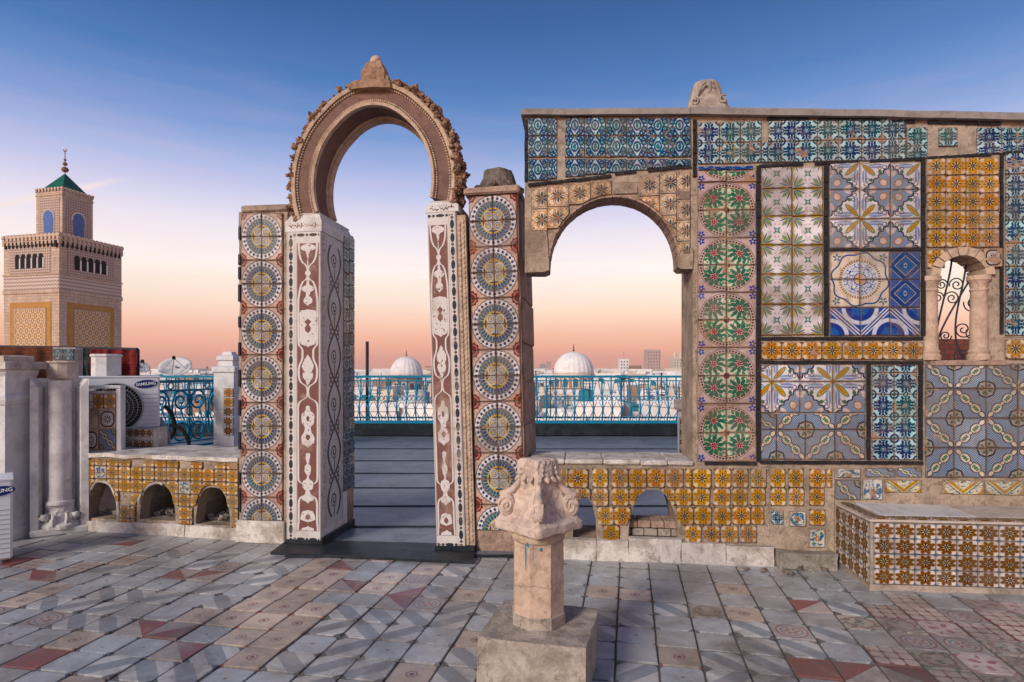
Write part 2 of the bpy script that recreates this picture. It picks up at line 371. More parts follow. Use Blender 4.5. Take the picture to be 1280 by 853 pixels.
def t_bdia():
    x, y = ctr(); a = Abs(x)+Abs(y); mx = M('MAXIMUM', Abs(x), Abs(y))
    col = layers((.06, .10, .30), (lt(a, .62), (.012, .05, .21)), (ring(a, .60, .014), (.35, .40, .50)), (lt(a, .40), (.02, .08, .27)), (ring(a, .36, .016), (.40, .38, .25)), (lt(Len(x, y*.6), .06), (.3, .36, .45)), (lt(a, .05), NAVY), (ring(a, .26, .01), (.1, .2, .4)))
    return glaze(col, .66)
mat('tile_blue_diamond', t_bdia)
def t_bdiag():
    u, v = uvxy(); s = Abs(u-v); r = M('MINIMUM', Len(1.0-u, v), Len(u, 1.0-v))
    col = layers((.05, .12, .34), (lt(r, .62), (.55, .56, .62)), (lt(r, .48), (.012, .06, .26)), (lt(r, .30), (.04, .14, .36)), (lt(s, .16), (.56, .57, .63)), (lt(s, .10), (.02, .05, .22)), (lt(s, .035), (.56, .57, .63)))
    return glaze(col, .64)
mat('tile_blue_ring', t_bdiag)
def t_dotarc():
    u, v = uvxy(); r = Len(u, v); th = M('ARCTAN2', v, u); k = math.pi/2
    beads = AND(ring(r, .66, .045), ge(M('SINE', th*48.0), -.1, .5))
    x, y = u-.4, v-.4
    fil = AND(ge(nz(comb(u, v, 0.0), 13, 3, .6), .54, .03), lt(r, .56))
    g = ring(r+M('SINE', th*8.0)*.05, .93, .028); g2 = AND(petals(u-.78, v-.78, 5, .09, .06, .03), ge(r, .8))
    col = layers((.60, .53, .46), (lt(r, .60), (.56, .56, .60)), (fil, (.07, .13, .30)), (beads, (.22, .14, .08)), (g, (.03, .08, .22)), (g2, (.03, .14, .22)), (lt(r, .17), (.60, .42, .30)), (ring(r, .2, .02), (.1, .14, .28)))
    return glaze(col, .615)
mat('tile_beaded_arc', t_dotarc)
def t_cream():
    x, y = ctr(); ax = Abs(x); ay = Abs(y); s = ax+ay; d = ax-ay
    band = ring(s+M('SINE', d*9.0)*.06, .44, .025); b2 = ring(Len(ax-.28, ay-.28), .15, .02)
    p = petals(x, y, 6, .17, .13, .05, .5); pk = petals(x, y, 6, .22, .10, .03)
    cx, cy = .5-ax, .5-ay; q = petals(cx, cy, 8, .14, .09, .028)
    col = layers((.64, .54, .44), (band, (.40, .18, .04)), (b2, (.46, .26, .08)), (p, (.09, .06, .07)), (pk, (.12, .16, .10)), (q, (.20, .13, .10)), (ell(ax, ay, .3, .3, .06, .06), (.62, .54, .48)), (lt(Len(x, y), .05), (.35, .15, .05)))
    return glaze(col, .585, dirt=.35)
mat('tile_cream_flower', t_cream)
def t_grey():
    x, y = ctr(); r = Len(x, y); th = M('ARCTAN2', y, x)
    rr = r+Abs(M('SINE', th*2.0))*-.06
    col = layers((.55, .42, .34), (lt(rr, .42), (.03, .025, .03)), (lt(rr, .33), (.50, .46, .45)), (petals(x, y, 8, .15, .09, .03), (.03, .03, .035)), (lt(r, .04), (.5, .42, .3)))
    return glaze(col, .66)
mat('tile_grey_flower', t_grey)
def t_chev():
    u, v = uvxy(); s = Abs(u-.5)*1.6-v*1.0
    z = M('WRAP', s+.4, .35, -.35)
    col = layers((.58, .52, .42), (ring(z, 0.0, .10), (.40, .24, .06)), (ring(z, .2, .03), (.05, .14, .10)), (AND(ge(nz(comb(u, v, 0.0), 14, 3), .56, .03), ge(Abs(z), .13)), (.05, .12, .16)))
    return glaze(col, .58)
mat('tile_chevron', t_chev)
def t_splash():
    u, v = uvxy(); n1 = nz(comb(u, v, rnd()*20.0), 4.0, 4, .6); n2 = nz(comb(u, v, rnd()*20.0+7.0), 6.0, 3, .6)
    x, y = ctr()
    col = layers((.58, .55, .50), (AND(ge(n1, .53, .03), lt(Len(x, y), .47)), (.06, .16, .34)), (AND(ge(n2, .57, .03), lt(Len(x, y), .45)), (.06, .20, .12)), (petals(x, y, 6, .12, .08, .04), (.40, .18, .06)))
    return glaze(col, .60)
mat('tile_odd_flower', t_splash)

# floor cement tiles
def cement(col, rough=.36, var=.5, chip=.65):
    p = wpos()
    k = (rnd()-.5)*var+(nz(p, 1.3, 4)-.5)*.55+.96+(nz(p, 45, 4)-.5)*.3
    col = mix(col, comb_rgb(k), 1.0, 'MULTIPLY')
    u, v = uvxy(); ed = M('MAXIMUM', Abs(u-.5), Abs(v-.5))
    col = mix(col, (.14, .125, .115), ge(nz(p, 2.6, 7, .7, .5), .50, .2)*.6)
    col = mix(col, (.46, .39, .345), ge(nz(p, 4.0, 7, .72, .6), .58, .12)*.35)
    col = mix(col, (.10, .09, .08), ge(ed+(nz(p, 24, 5)-.5)*.14, .485, .04)*.5)
    col = mix(col, (.12, .10, .09), ge(nz(p, 1.1, 7, .75, .8), .60, .05)*.45)
    c = ge(nz(p, 17, 7, .75), chip, .03)
    col = mix(col, (.13, .11, .10), c*.8)
    return dict(col=col, rough=rough+(nz(p, 3, 5)-.5)*.5, bump=nz(p, 22, 5)*.5+nz(p, 5, 3)*1.2-c*.6, bs=.5, bd=.008, spec=.5)
FG_, FB = (.55, .54, .55), (.36, .39, .43)
def fx(kind):
    def fn():
        u, v = uvxy(); x, y = u-.5, v-.5; ax = Abs(x); ay = Abs(y); d = (u-v)*.7071; r = Len(x, y)
        cr = (.5-ax)+(.5-ay); cd = lt(cr, .13)
        base = mix(FG_, FB, rnd())
        if kind == 'grey': col = layers(base, (AND(cd, ge(rnd(), .4, .01)), (.09, .10, .13)), (AND(lt(r, .05), ge(rnd(), .75, .01)), (.2, .12, .12)))
        if kind == 'band': col = layers(mix((.62, .60, .59), base, .25), (lt(Abs(d), .21, .01), mix((.20, .23, .28), base, .35)), (ge(Abs(d), .56), (.10, .105, .12)), (cd, (.07, .075, .09)))
        if kind == 'peach': col = layers((.58, .46, .38), (lt(r+Abs(M('SINE', M('ARCTAN2', y, x)*4.0))*.05, .19), (.52, .45, .43)), (ring(r, .13, .02), (.30, .12, .10)), (lt(r, .06), (.22, .03, .04)), (lt(Len(.5-ax, .5-ay), .07), (.30, .07, .06)))
        if kind == 'tri': col = layers((.44, .37, .35), (ge(u-v, .0), (.27, .075, .08)))
        if kind == 'red': col = layers((.30, .045, .04), (lt(r, .0), (.3, .05, .05)))
        if kind == 'lattice':
            g = M('WRAP', u*3.0, .5, -.5); h = M('WRAP', v*3.0, .5, -.5)
            col = layers((.58, .47, .42), (lt(Abs(g), .05), (.22, .07, .07)), (lt(Abs(h), .05), (.22, .07, .07)), (lt(Len(g, h), .19, .06), (.20, .05, .06)))
        if kind == 'pink': col = layers((.56, .44, .42), (petals(x, y, 3, .22, .14, .075), (.34, .12, .17)), (petals(x, y, 3, .36, .09, .04, 1.0), (.32, .14, .20)), (lt(cr, .2), (.36, .16, .2)))
        if kind == 'circle': col = layers((.36, .33, .34), (lt(r, .45), (.48, .41, .38)), (ring(r, .40, .03), (.26, .13, .13)), (ring(r, .28, .03), (.22, .24, .29)), (petals(x, y, 6, .14, .08, .04), (.30, .13, .13)))
        if kind == 'mixed': col = layers((.44, .38, .33), (AND(ge(nz(comb(u, v, rnd()*9.0), 5, 3), .55, .03)), (.14, .17, .16)), (ring(r, .36, .04), (.30, .17, .15)))
        return cement(col)
    return fn
FK = ['grey', 'band', 'peach', 'tri', 'red', 'lattice', 'pink', 'circle', 'mixed']
for k in FK: mat('floor_'+k, fx(k))

# marble panels inlaid in red-brown (uv in metres: u from the bead side, v from the foot)
def inlay(W, Hh):
    def fn():
        u, v = uvxy(); p = wpos(); un = u/W; vn = v/Hh; t = 1.0-vn
        white = mix((.68, .65, .64), (.48, .44, .42), nz(p, 5, 6, .65)); 
        # beads
        per = .105; q = M('WRAP', v, per/2, -per/2)
        bu = u-.135*W
        bead = OR(lt(Len(bu/.016, Abs(q)/.036), 1.0, .15), lt(Len(bu, Abs(q)-per/2), .0115, .003))
        bead = AND(bead, lt(Abs(vn-.5), .492, .002))
        qh = M('WRAP', u-.02, per/2, -per/2)
        beadh = AND(OR(lt(Len((Hh-.028-v)/.0125, qh/.034), 1.0, .15), lt(Len(Hh-.028-v, Abs(qh)-per/2), .011, .003), lt(Len((v-.028)/.0125, qh/.034), 1.0, .15), lt(Len(v-.028, Abs(qh)-per/2), .011, .003)), ge(un, .2), lt(un, .96))
        beads = OR(bead, beadh)
        ax = Abs(un-.63)/.31; inner = AND(lt(ax, 1.0, .03), lt(Abs(vn-.5), .462, .002))
        S = fcurve(t, [(0, 0), (.035, 0), (.05, .7), (.06, .55), (.065, .2), (.11, .05), (.125, .1), (.135, .28), (.145, .12), (.17, .16), (.178, .55), (.188, .6), (.196, .2), (.21, .22), (.222, .42), (.235, .12), (.25, 0), (.252, .5), (.262, .8),
             (.345, .8), (.365, .55), (.375, .0), (.39, 0), (.40, .12), (.42, .42), (.435, .55), (.45, .38), (.46, .5), (.475, .3), (.49, .12), (.505, 0), (.56, 0), (.563, .2), (.575, .22), (.582, .5), (.60, .62), (.62, .5), (.635, .3),
             (.65, .45), (.67, .62), (.685, .5), (.70, 0), (.712, 0), (.715, .22), (.73, .2), (.745, .12), (.757, .3), (.775, .28), (.79, .1), (.80, .42), (.815, .5), (.83, .32), (.845, .14), (.855, .6), (.865, .4), (.88, .0), (.895, 0), (.897, .4), (.91, .62), (.925, .68), (.935, .0), (.945, .0), (.95, .3), (.958, .6), (.965, .55), (.975, 0), (1, 0)])
        I = fcurve(t, [(0, 0), (.27, 0), (.285, .12), (.29, .3), (.30, .1), (.31, .28), (.325, .05), (.335, 0), (.59, 0), (.60, .15), (.615, 0), (.65, 0), (.66, .22), (.675, .0), (.905, 0), (.92, .25), (.928, 0), (1, 0)])
        B = fcurve(t, [(0, .9), (.06, .82), (.10, .5), (.135, .0), (.16, .45), (.20, .8), (.245, .9), (.36, .86), (.385, .5), (.40, .5), (.45, .86), (.49, .5), (.515, .02), (.54, .45), (.57, .92), (.68, .92), (.70, .9), (.79, .9), (.81, .55), (.835, .12), (.85, .5), (.88, .86), (.93, .86), (.95, .92), (1, .95)])
        nn = (nz(comb(u, v, 0.0), 34, 3)-.5)*.22
        fig = AND(lt(ax+nn, S*1.0, .05), ge(S, .03, .03)); hole = AND(lt(ax+nn*.5, I, .04), ge(I, .04, .03)); band = lt(Abs(ax-B), .10, .04)
        brown = mix((.13, .055, .045), (.22, .10, .085), nz(p, 9, 5))
        w2 = OR(AND(fig, NOT(hole)), band)
        dots = AND(fig, ge(nz(p, 48, 3), .63, .03))
        col = layers(white, (beads, mix((.025, .03, .04), (.10, .06, .055), ge(Abs(q), per*.36, .002))), (inner, brown), (AND(inner, w2), (.60, .56, .55)), (AND(inner, dots), brown),
                     (AND(lt(Abs(ax-1.04), .025, .02), lt(Abs(vn-.5), .465, .002)), (.28, .2, .18)), (lt(Abs(un-.045), .012, .01), (.40, .33, .30)), (lt(Abs(un-.25), .008, .01), (.42, .36, .33)))
        col = mix(col, (.38, .28, .22), ge(nz(p, 4.5, 7, .7, .4), .585, .1)*.5)
        ch = ge(nz(p, 12, 7, .72), .66, .02); col = mix(col, (.42, .31, .25), ch)
        return dict(col=col, rough=.5, bump=w2*inner*.6+nz(p, 30, 4)*.5-beads*.4-ch*.6, bs=.8, bd=.008)
    return fn
def scroll(W, Hh):
    def fn():
        u, v = uvxy(); p = wpos(); x = u/W-.5; ax = Abs(x)
        per = .40; t = v/per; 
        s = Abs(M('SINE', t*math.pi))*.30
        line = lt(Abs(ax-s), .042, .02)
        q = M('WRAP', v, per/2, -per/2)     # 0 at the crossing
        cl = ring(Len((ax-.17)/.9*W, Abs(q)-.035), .026, .009, .004); cl = AND(cl, lt(Abs(q), .06, .003))
        kn = lt(Len(x*W/.02, q/.016), 1.0, .2)
        q2 = M('WRAP', v+per/2, per/2, -per/2); sx, sy = x*W+.004, q2
        rr = Len(sx, sy); an = M('ARCTAN2', sy, sx)
        sp = AND(ring(M('WRAP', rr-an*(.034/6.2832), .017, -.017), 0.0, .0075, .004), lt(rr, .06, .004))
        st = AND(lt(Abs(sx-.02-sy*.12), .008, .003), lt(Abs(sy+.09), .07, .004))
        dk = OR(line, cl, kn, sp, st)
        col = mix((.56, .53, .53), (.44, .42, .42), nz(p, 5, 6))
        fl = AND(ge(nz(p, 42, 4), .56, .03), ge(ax, .40, .01)); 
        col = layers(col, (fl*.8, (.20, .22, .22)), (ring(ax, .39, .012), (.30, .28, .27)), (AND(dk, lt(Abs(v/Hh-.5), .475, .002)), (.075, .05, .055)))
        col = mix(col, (.36, .27, .21), ge(nz(p, 4.5, 7, .7, .4), .60, .1)*.5)
        return dict(col=col, rough=.45, bump=dk*-.25+nz(p, 30, 4)*.3, bs=.4, bd=.006)
    return fn

# ------------------------------------------------------------------ geometry helpers
def P(px, py, Y): return Vector(((px-640)/F*Y, Y, H-(py-HY)/F*Y))
def G(px, py, z=0.0): return P(px, py, (H-z)*F/(py-HY))
class Frame:                                    # a vertical wall plane: point at px with depth Y, plan slope dY/dX
    def __init__(s, px, Y, slope):
        n = math.hypot(1, slope); s.c, s.s = 1/n, slope/n
        s.O = Vector(((px-640)/F*Y, Y, 0)); s.yaw = math.atan2(s.s, s.c)
    def uz(s, px, py, w=0.0):                   # w metres in front of the plane
        k = (px-640)/F; ox = s.O.x+s.s*w; oy = s.O.y-s.c*w
        Y = (ox*s.s-oy*s.c)/(k*s.s-s.c); X = k*Y
        return (X-ox)*s.c+(Y-oy)*s.s, H-(py-HY)/F*Y
    def u(s, px, w=0.0): return s.uz(px, HY, w)[0]
    def z(s, px, py, w=0.0): return s.uz(px, py, w)[1]
def tag(o, label=None, cat=None, group=None, kind=None):
    if label: o['label'] = label
    if cat: o['category'] = cat
    if group: o['group'] = group
    if kind: o['kind'] = kind
    return o
def thing(name, label, cat, loc=(0, 0, 0), rz=0.0, group=None):
    o = bpy.data.objects.new(name, None); C.objects.link(o); o.location = loc; o.rotation_euler = (0, 0, rz)
    o.empty_display_size = .1
    return tag(o, label, cat, group)
def fthing(fr, name, label, cat, group=None): return thing(name, label, cat, fr.O, fr.yaw, group)
class MB:
    def __init__(s): s.v = []; s.f = []; s.mi = []; s.uv = None
    def add(s, vs, fs, mi=0):
        b = len(s.v); s.v += [tuple(p) for p in vs]
        for f in fs: s.f.append(tuple(b+i for i in f)); s.mi.append(mi)
        return s
    def hexa(s, p, mi=0):                       # p: 4 bottom (ccw) + 4 top
        return s.add(p, [(3, 2, 1, 0), (4, 5, 6, 7), (0, 1, 5, 4), (1, 2, 6, 5), (2, 3, 7, 6), (3, 0, 4, 7)], mi)
    def box(s, x0, x1, y0, y1, z0, z1, mi=0):
        return s.hexa([(x0, y0, z0), (x1, y0, z0), (x1, y1, z0), (x0, y1, z0), (x0, y0, z1), (x1, y0, z1), (x1, y1, z1), (x0, y1, z1)], mi)
    def bbox(s, x0, x1, y0, y1, z0, z1, b=.01, mi=0):   # box with chamfered edges
        rings = []
        for z, i in ((z0, b), (z0+b, 0), (z1-b, 0), (z1, b)):
            rings.append([(x0+i, y0+b, z), (x0+b, y0+i, z), (x1-b, y0+i, z), (x1-i, y0+b, z), (x1-i, y1-b, z), (x1-b, y1-i, z), (x0+b, y1-i, z), (x0+i, y1-b, z)])
        return s.loft(rings, True, True, mi)
    def loft(s, rings, cap0=True, cap1=True, mi=0, closed=True):
        n = len(rings[0]); vs = [p for r in rings for p in r]; fs = []
        for i in range(len(rings)-1):
            for j in range(n if closed else n-1):
                k = (j+1) % n; fs.append((i*n+j, i*n+k, (i+1)*n+k, (i+1)*n+j))
        if cap0: fs.append(tuple(reversed(range(n))))
        if cap1: fs.append(tuple((len(rings)-1)*n+j for j in range(n)))
        return s.add(vs, fs, mi)
    def lathe(s, prof, n=16, c=(0, 0, 0), mi=0, rot=0.0, sx=1.0, sy=1.0):
        return s.loft([[(c[0]+r*sx*math.cos(2*math.pi*j/n+rot), c[1]+r*sy*math.sin(2*math.pi*j/n+rot), c[2]+z) for j in range(n)] for r, z in prof], True, True, mi)
    def tube(s, pts, r, n=6, mi=0, flat=None):
        pts = [Vector(p) for p in pts]; rings = []
        up = Vector((0, 0, 1)); last = None
        for i, p in enumerate(pts):
            d = (pts[min(i+1, len(pts)-1)]-pts[max(i-1, 0)])
            if d.length < 1e-9: d = Vector((0, 0, 1))
            d.normalize()
            if last is None: a = d.orthogonal().normalized()
            else:
                a = last-d*last.dot(d); a = a.normalized() if a.length > 1e-6 else d.orthogonal().normalized()
            last = a; b = d.cross(a)
            rr = r[i] if isinstance(r, (list, tuple)) else r
            rings.append([p+a*(rr*math.cos(2*math.pi*j/n))+b*(rr*math.sin(2*math.pi*j/n)) for j in range(n)])
        return s.loft(rings, True, True, mi)
    def blob(s, c, rx, ry, rz, n=8, m=5, seed=0.0, amp=.25, mi=0):
        rings = []
        for i in range(m+1):
            a = math.pi*(i+.02)/(m+.04); ring = []
            for j in range(n):
                t = 2*math.pi*j/n; d = Vector((math.sin(a)*math.cos(t), math.sin(a)*math.sin(t), -math.cos(a)))
                k = 1+amp*noise.noise(d*2.3+Vector((seed, seed*1.7, seed*.3)))*2
                ring.append((c[0]+d.x*rx*k, c[1]+d.y*ry*k, c[2]+d.z*rz*k))
            rings.append(ring)
        return s.loft(rings, True, True, mi)
    def jitter(s, amp, freq=6.0, seed=0.0):
        o = Vector((seed, seed*2.1, seed*.7))
        s.v = [tuple(Vector(p)+noise.noise_vector(Vector(p)*freq+o)*amp) for p in s.v]; return s
    def build(s, name, mats, parent=None, smooth=False, loc=None, uvf=None):
        me = bpy.data.meshes.new(name); me.from_pydata(s.v, [], s.f); 
        if not isinstance(mats, (list, tuple)): mats = [mats]
        for m in mats: me.materials.append(MATS[m])
        me.polygons.foreach_set('material_index', s.mi)
        if smooth: me.polygons.foreach_set('use_smooth', [True]*len(s.f))
        if uvf:
            ul = me.uv_layers.new(name='UVMap')
            for l in me.loops: ul.data[l.index].uv = uvf(me.vertices[l.vertex_index].co)
        me.validate(); me.update()
        o = bpy.data.objects.new(name, me); C.objects.link(o)
        if parent: o.parent = parent
        if loc: o.location = loc
        return o
def sharp(o, ang=40):
    me = o.data
    try: me.set_sharp_from_angle(angle=R(ang))
    except Exception: pass
    return o
def inst(src, parent=None, loc=(0, 0, 0), rot=(0, 0, 0), scale=(1, 1, 1), name=None):
    o = bpy.data.objects.new(name or src.name.split('.')[0], src.data if hasattr(src, 'data') and not isinstance(src, bpy.types.Mesh) else src); C.objects.link(o)
    o.parent = parent; o.location = loc; o.rotation_euler = rot; o.scale = scale; return o
def rough_box(x0, x1, y0, y1, z0, z1, step=.05, amp=.008, freq=7.0, seed=0.0, taper=None):
    mb = MB()
    def grid(o, a, b, na, nb):
        vs = [Vector(o)+Vector(a)*(i/na)+Vector(b)*(j/nb) for i in range(na+1) for j in range(nb+1)]
        mb.add(vs, [(i*(nb+1)+j, (i+1)*(nb+1)+j, (i+1)*(nb+1)+j+1, i*(nb+1)+j+1) for i in range(na) for j in range(nb)])
    X, Y, Z = x1-x0, y1-y0, z1-z0; nx, ny, nz_ = (max(2, min(120, int(abs(q)/step))) for q in (X, Y, Z))
    grid((x0, y0, z0), (X, 0, 0), (0, 0, Z), nx, nz_); grid((x0, y1, z0), (0, 0, Z), (X, 0, 0), nz_, nx)
    grid((x0, y0, z0), (0, 0, Z), (0, Y, 0), nz_, ny); grid((x1, y0, z0), (0, Y, 0), (0, 0, Z), ny, nz_)
    grid((x0, y0, z1), (X, 0, 0), (0, Y, 0), nx, ny); grid((x0, y0, z0), (0, Y, 0), (X, 0, 0), ny, nx)
    return mb.jitter(amp, freq, seed)
def holes_wall(mb, u0, u1, ztop, zbot, y0, y1, holes, step=.06):
    """wall u0..u1 with openings (ua, ub, zbase fn, ztop fn); ztop may be a function"""
    us = set(); n = max(1, int((u1-u0)/step))
    for i in range(n+1): us.add(u0+(u1-u0)*i/n)
    for h in holes:
        for i in range(19): us.add(min(u1, max(u0, h[0]+(h[1]-h[0])*(.5-.5*math.cos(math.pi*i/18)))))
    us = sorted(us); us = [us[0]]+[b for a, b in zip(us, us[1:]) if b-a > 1e-5]
    zt = ztop if callable(ztop) else (lambda u: ztop)
    for a, b in zip(us, us[1:]):
        m = (a+b)/2; h = [q for q in holes if q[0] < m < q[1]]
        iv = [(lambda u: zbot, zt)] if not h else [(lambda u: zbot, h[0][2]), (h[0][3], zt)]
        for lo, hi in iv:
            la, lb, ha, hb = lo(a), lo(b), hi(a), hi(b)
            if ha-la < 1e-4 and hb-lb < 1e-4: continue
            mb.hexa([(a, y0, la), (b, y0, lb), (b, y1, lb), (a, y1, la), (a, y0, ha), (b, y0, hb), (b, y1, hb), (a, y1, ha)])
    return mb

# tiles ------------------------------------------------------------
TM = {}
def rotuv(s, t, k): return [(s, t), (1-t, s), (1-s, 1-t), (t, 1-s)][k % 4]
def tile_mesh(m, k=0, crop=(0, 0, 1, 1), th=.012, b=.03):
    key = (m, k, tuple(round(c, 2) for c in crop), th)
    if key in TM: return TM[key]
    vs = []
    for h, y in ((.5, .0), (.5, -.7*th), (.5-b, -th)):
        vs += [(-h, y, -h), (h, y, -h), (h, y, h), (-h, y, h)]
    fs = [(8, 9, 10, 11)]
    for a in (0, 4):
        for i in range(4): j = (i+1) % 4; fs.append((a+i, a+j, a+4+j, a+4+i))
    me = bpy.data.meshes.new('tile'); me.from_pydata(vs, [], fs); me.materials.append(MATS[m])
    ul = me.uv_layers.new(name='UVMap')
    for l in me.loops:
        co = me.vertices[l.vertex_index].co; s = crop[0]+(co.x+.5)*(crop[2]-crop[0]); t = crop[1]+(co.z+.5)*(crop[3]-crop[1])
        ul.data[l.index].uv = rotuv(s, t, k)
    TM[key] = me; return me
rt = random.Random(3)
def tile(parent, m, u0, u1, z0, z1, y, k=0, crop=(0, 0, 1, 1), name='tile', gap=.004, jit=1.0, th=.012, rz=0.0):
    o = bpy.data.objects.new(name, tile_mesh(m, k, crop, th)); C.objects.link(o); o.parent = parent
    o.location = ((u0+u1)/2+rt.uniform(-1, 1)*.0015*jit, y-rt.uniform(0, .003)*jit, (z0+z1)/2+rt.uniform(-1, 1)*.0015*jit)
    o.rotation_euler = (rt.uniform(-1, 1)*.014*jit, rt.uniform(-1, 1)*.012*jit, rz+rt.uniform(-1, 1)*.014*jit)
    o.scale = (max(.005, u1-u0-gap), 1, max(.005, z1-z0-gap)); return o
def slab(parent, fr, x0, x1, y0, y1, y=.0, th=.006, m='mortar', name='tile_panel'):
    xm, ym = (x0+x1)/2, (y0+y1)/2
    return MB().box(fr.u(x0), fr.u(x1), y-th, y+.02, fr.z(xm, y1), fr.z(xm, y0)).build(name, m, parent)
def panel(parent, fr, xs, ys, fn, y, slope=0.0):
    """tiles on the photo-measured grid xs (left to right) by ys (top to bottom); fn(i,j)->None|mat|(mat,k)|(mat,k,crop)"""
    for j in range(len(ys)-1):
        for i in range(len(xs)-1):
            t = fn(i, j)
            if not t: continue
            if isinstance(t, str): t = (t,)
            xm = (xs[i]+xs[i+1])/2; dy = slope*(xm-xs[0])
            tile(parent, t[0], fr.u(xs[i]), fr.u(xs[i+1]), fr.z(xm, ys[j+1]+dy), fr.z(xm, ys[j]+dy), y, *(t[1:]))
def cut_tile(parent, m, u0, u1, z0, z1, y, holes, crop=(0, 0, 1, 1), margin=.012, name='tile'):
    """a tile trimmed to the arched openings (ua, ub, zbase, ztop) below or beside it"""
    u0 += .002; u1 -= .002; z0 += .002; z1 -= .002; n = 8; runs = [[]]
    for k in range(n+1):
        u = u0+(u1-u0)*k/n; lo = z0
        for h in holes:
            if h[0]-margin < u < h[1]+margin:
                t = h[3](min(max(u, h[0]+.012), h[1]-.012))+margin
                if t > z0 and h[2](u) < z1: lo = max(lo, t)
        if lo < z1-.006: runs[-1].append((u, lo))
        elif runs[-1]: runs.append([])
    runs = [r for r in runs if len(r) > 1]
    if not runs: return None
    if len(runs[0]) == n+1 and all(b == z0 for _, b in runs[0]): return tile(parent, m, u0-.002, u1+.002, z0-.002, z1+.002, y, rt.randrange(4) if crop == (0, 0, 1, 1) else 0, crop, name)
    r = max(runs, key=len); k = len(r)
    vs = [(u, 0, b) for u, b in r]+[(u, 0, z1) for u, b in r]+[(u, -.012, b) for u, b in r]+[(u, -.012, z1) for u, b in r]; fs = []
    for i in range(k-1): fs += [(2*k+i, 2*k+i+1, 3*k+i+1, 3*k+i), (i, i+1, 2*k+i+1, 2*k+i), (k+i+1, k+i, 3*k+i, 3*k+i+1)]
    fs += [(0, 2*k, 3*k, k), (k-1, 2*k-1, 4*k-1, 3*k-1)]
    o = MB().add(vs, fs).build(name, m, parent, uvf=lambda co: (crop[0]+(co.x-u0)/(u1-u0)*(crop[2]-crop[0]), crop[1]+(co.z-z0)/(z1-z0)*(crop[3]-crop[1])))
    o.location.y = y-rt.uniform(0, .003); return o
Q = {(0, 0): 3, (1, 0): 0, (0, 1): 2, (1, 1): 1}
def quarter(i, j): return Q[(i % 2, j % 2)]
def lin_steps(a, b, n): return [a+(b-a)*i/n for i in range(n+1)]
def black_v(parent, fr, x, y0, y1, w, n, y):
    w += 1.3
    for a, b in zip(lin_steps(y0, y1, n), lin_steps(y0, y1, n)[1:]):
        tile(parent, 'black_tile', fr.u(x-w/2), fr.u(x+w/2), fr.z(x, b), fr.z(x, a), y, name='border_tile')
def black_h(parent, fr, x0, x1, ya, yb, h, n, y, skip=()):
    h += 1.1
    for i, (a, b) in enumerate(zip(lin_steps(x0, x1, n), lin_steps(x0, x1, n)[1:])):
        if i in skip: continue
        xm = (a+b)/2; ym = ya+(yb-ya)*(xm-x0)/(x1-x0)
        o = tile(parent, 'black_tile', fr.u(a), fr.u(b), fr.z(xm, ym+h/2), fr.z(xm, ym-h/2), y, name='border_tile')
        o.rotation_euler.y += -math.atan2(-(yb-ya), (x1-x0))

# ------------------------------------------------------------------ frames measured from the photograph
FG = Frame(480, 4.86, -.14)        # gateway front
FR = Frame(832, 4.53, -.11)        # tiled wall front
FL = Frame(107, 5.43, -.204)       # niche bench front

# ------------------------------------------------------------------ setting: floors and ground
YAW = math.atan2(147, F)
D2 = Vector((math.sin(YAW), math.cos(YAW))); E2 = Vector((math.cos(YAW), -math.sin(YAW)))
A0 = G(811, 705); A1 = G(796, 805)
A2 = Vector((A1.x, A1.y)); A2 += E2*((Vector((A0.x, A0.y))-A2).dot(E2)); PT = .206
floor = tag(MB().box(-8.5, 8.5, -5, 6.6, -.35, -.008).build('floor', 'grout'), kind='structure')
pts = {'tri': [(47, 724), (78, 726), (216, 720), (256, 720), (184, 784), (216, 790), (219, 818), (169, 679), (437, 727), (506, 733), (491, 746), (436, 707), (1132, 835), (1027, 764), (1100, 851)],
 'red': [(1010, 832), (59, 834), (31, 698)],
 'peach': [(328, 774), (300, 793), (316, 818), (344, 793), (375, 777), (312, 755), (350, 759), (247, 768), (53, 740), (12, 755), (169, 702), (362, 727), (387, 715), (365, 740), (422, 716), (487, 718), (475, 730), (578, 747), (845, 820), (749, 739), (503, 847), (330, 738), (550, 715), (925, 740), (940, 770)],
 'band': [(469, 763), (525, 766), (462, 782), (503, 782), (553, 785), (440, 800), (362, 822), (412, 825), (431, 763), (69, 755), (44, 759), (84, 757), (125, 784), (231, 840), (197, 748), (958, 820), (975, 840), (977, 801), (1036, 784), (999, 805), (340, 700), (300, 712), (320, 725), (550, 735), (560, 720), (180, 848), (130, 836), (930, 850), (840, 765), (800, 770), (130, 715), (600, 760)],
 'lattice': [(1144, 755), (1167, 762), (1113, 767), (1238, 786), (1261, 784), (37, 695), (28, 707), (87, 712), (1275, 800)],
 'pink': [(1191, 788), (1238, 753), (1272, 752), (1230, 840)], 'circle': [(1224, 812), (1205, 765), (1250, 768), (1160, 807), (537, 749), (520, 722)],
 'mixed': [(1190, 830), (1250, 850), (1130, 790), (1275, 825), (1090, 775), (870, 770), (905, 765), (1160, 848)]}
def proj(X, Y, Z=0.0): return 640+F*X/Y, HY+F*(H-Z)/Y
def wall_y(X):                        # depth of whatever closes the floor at this X
    if X < -2.3: return 5.43-.204*(X+3.81)+.05
    if X < .25: return FG.O.y-.14*(X-FG.O.x)+.05
    return FR.O.y-.11*(X-FR.O.x)+.05
grid = {}
for i in range(-40, 34):
    for j in range(-12, 18):
        c = A2+E2*((i+.5)*PT)+D2*((j+.5)*PT)
        if c.y < 1.2 or c.y > wall_y(c.x)+.1 or c.x < -5.2 or abs(c.x) > 7: continue
        grid[(i, j)] = c
kind = {}
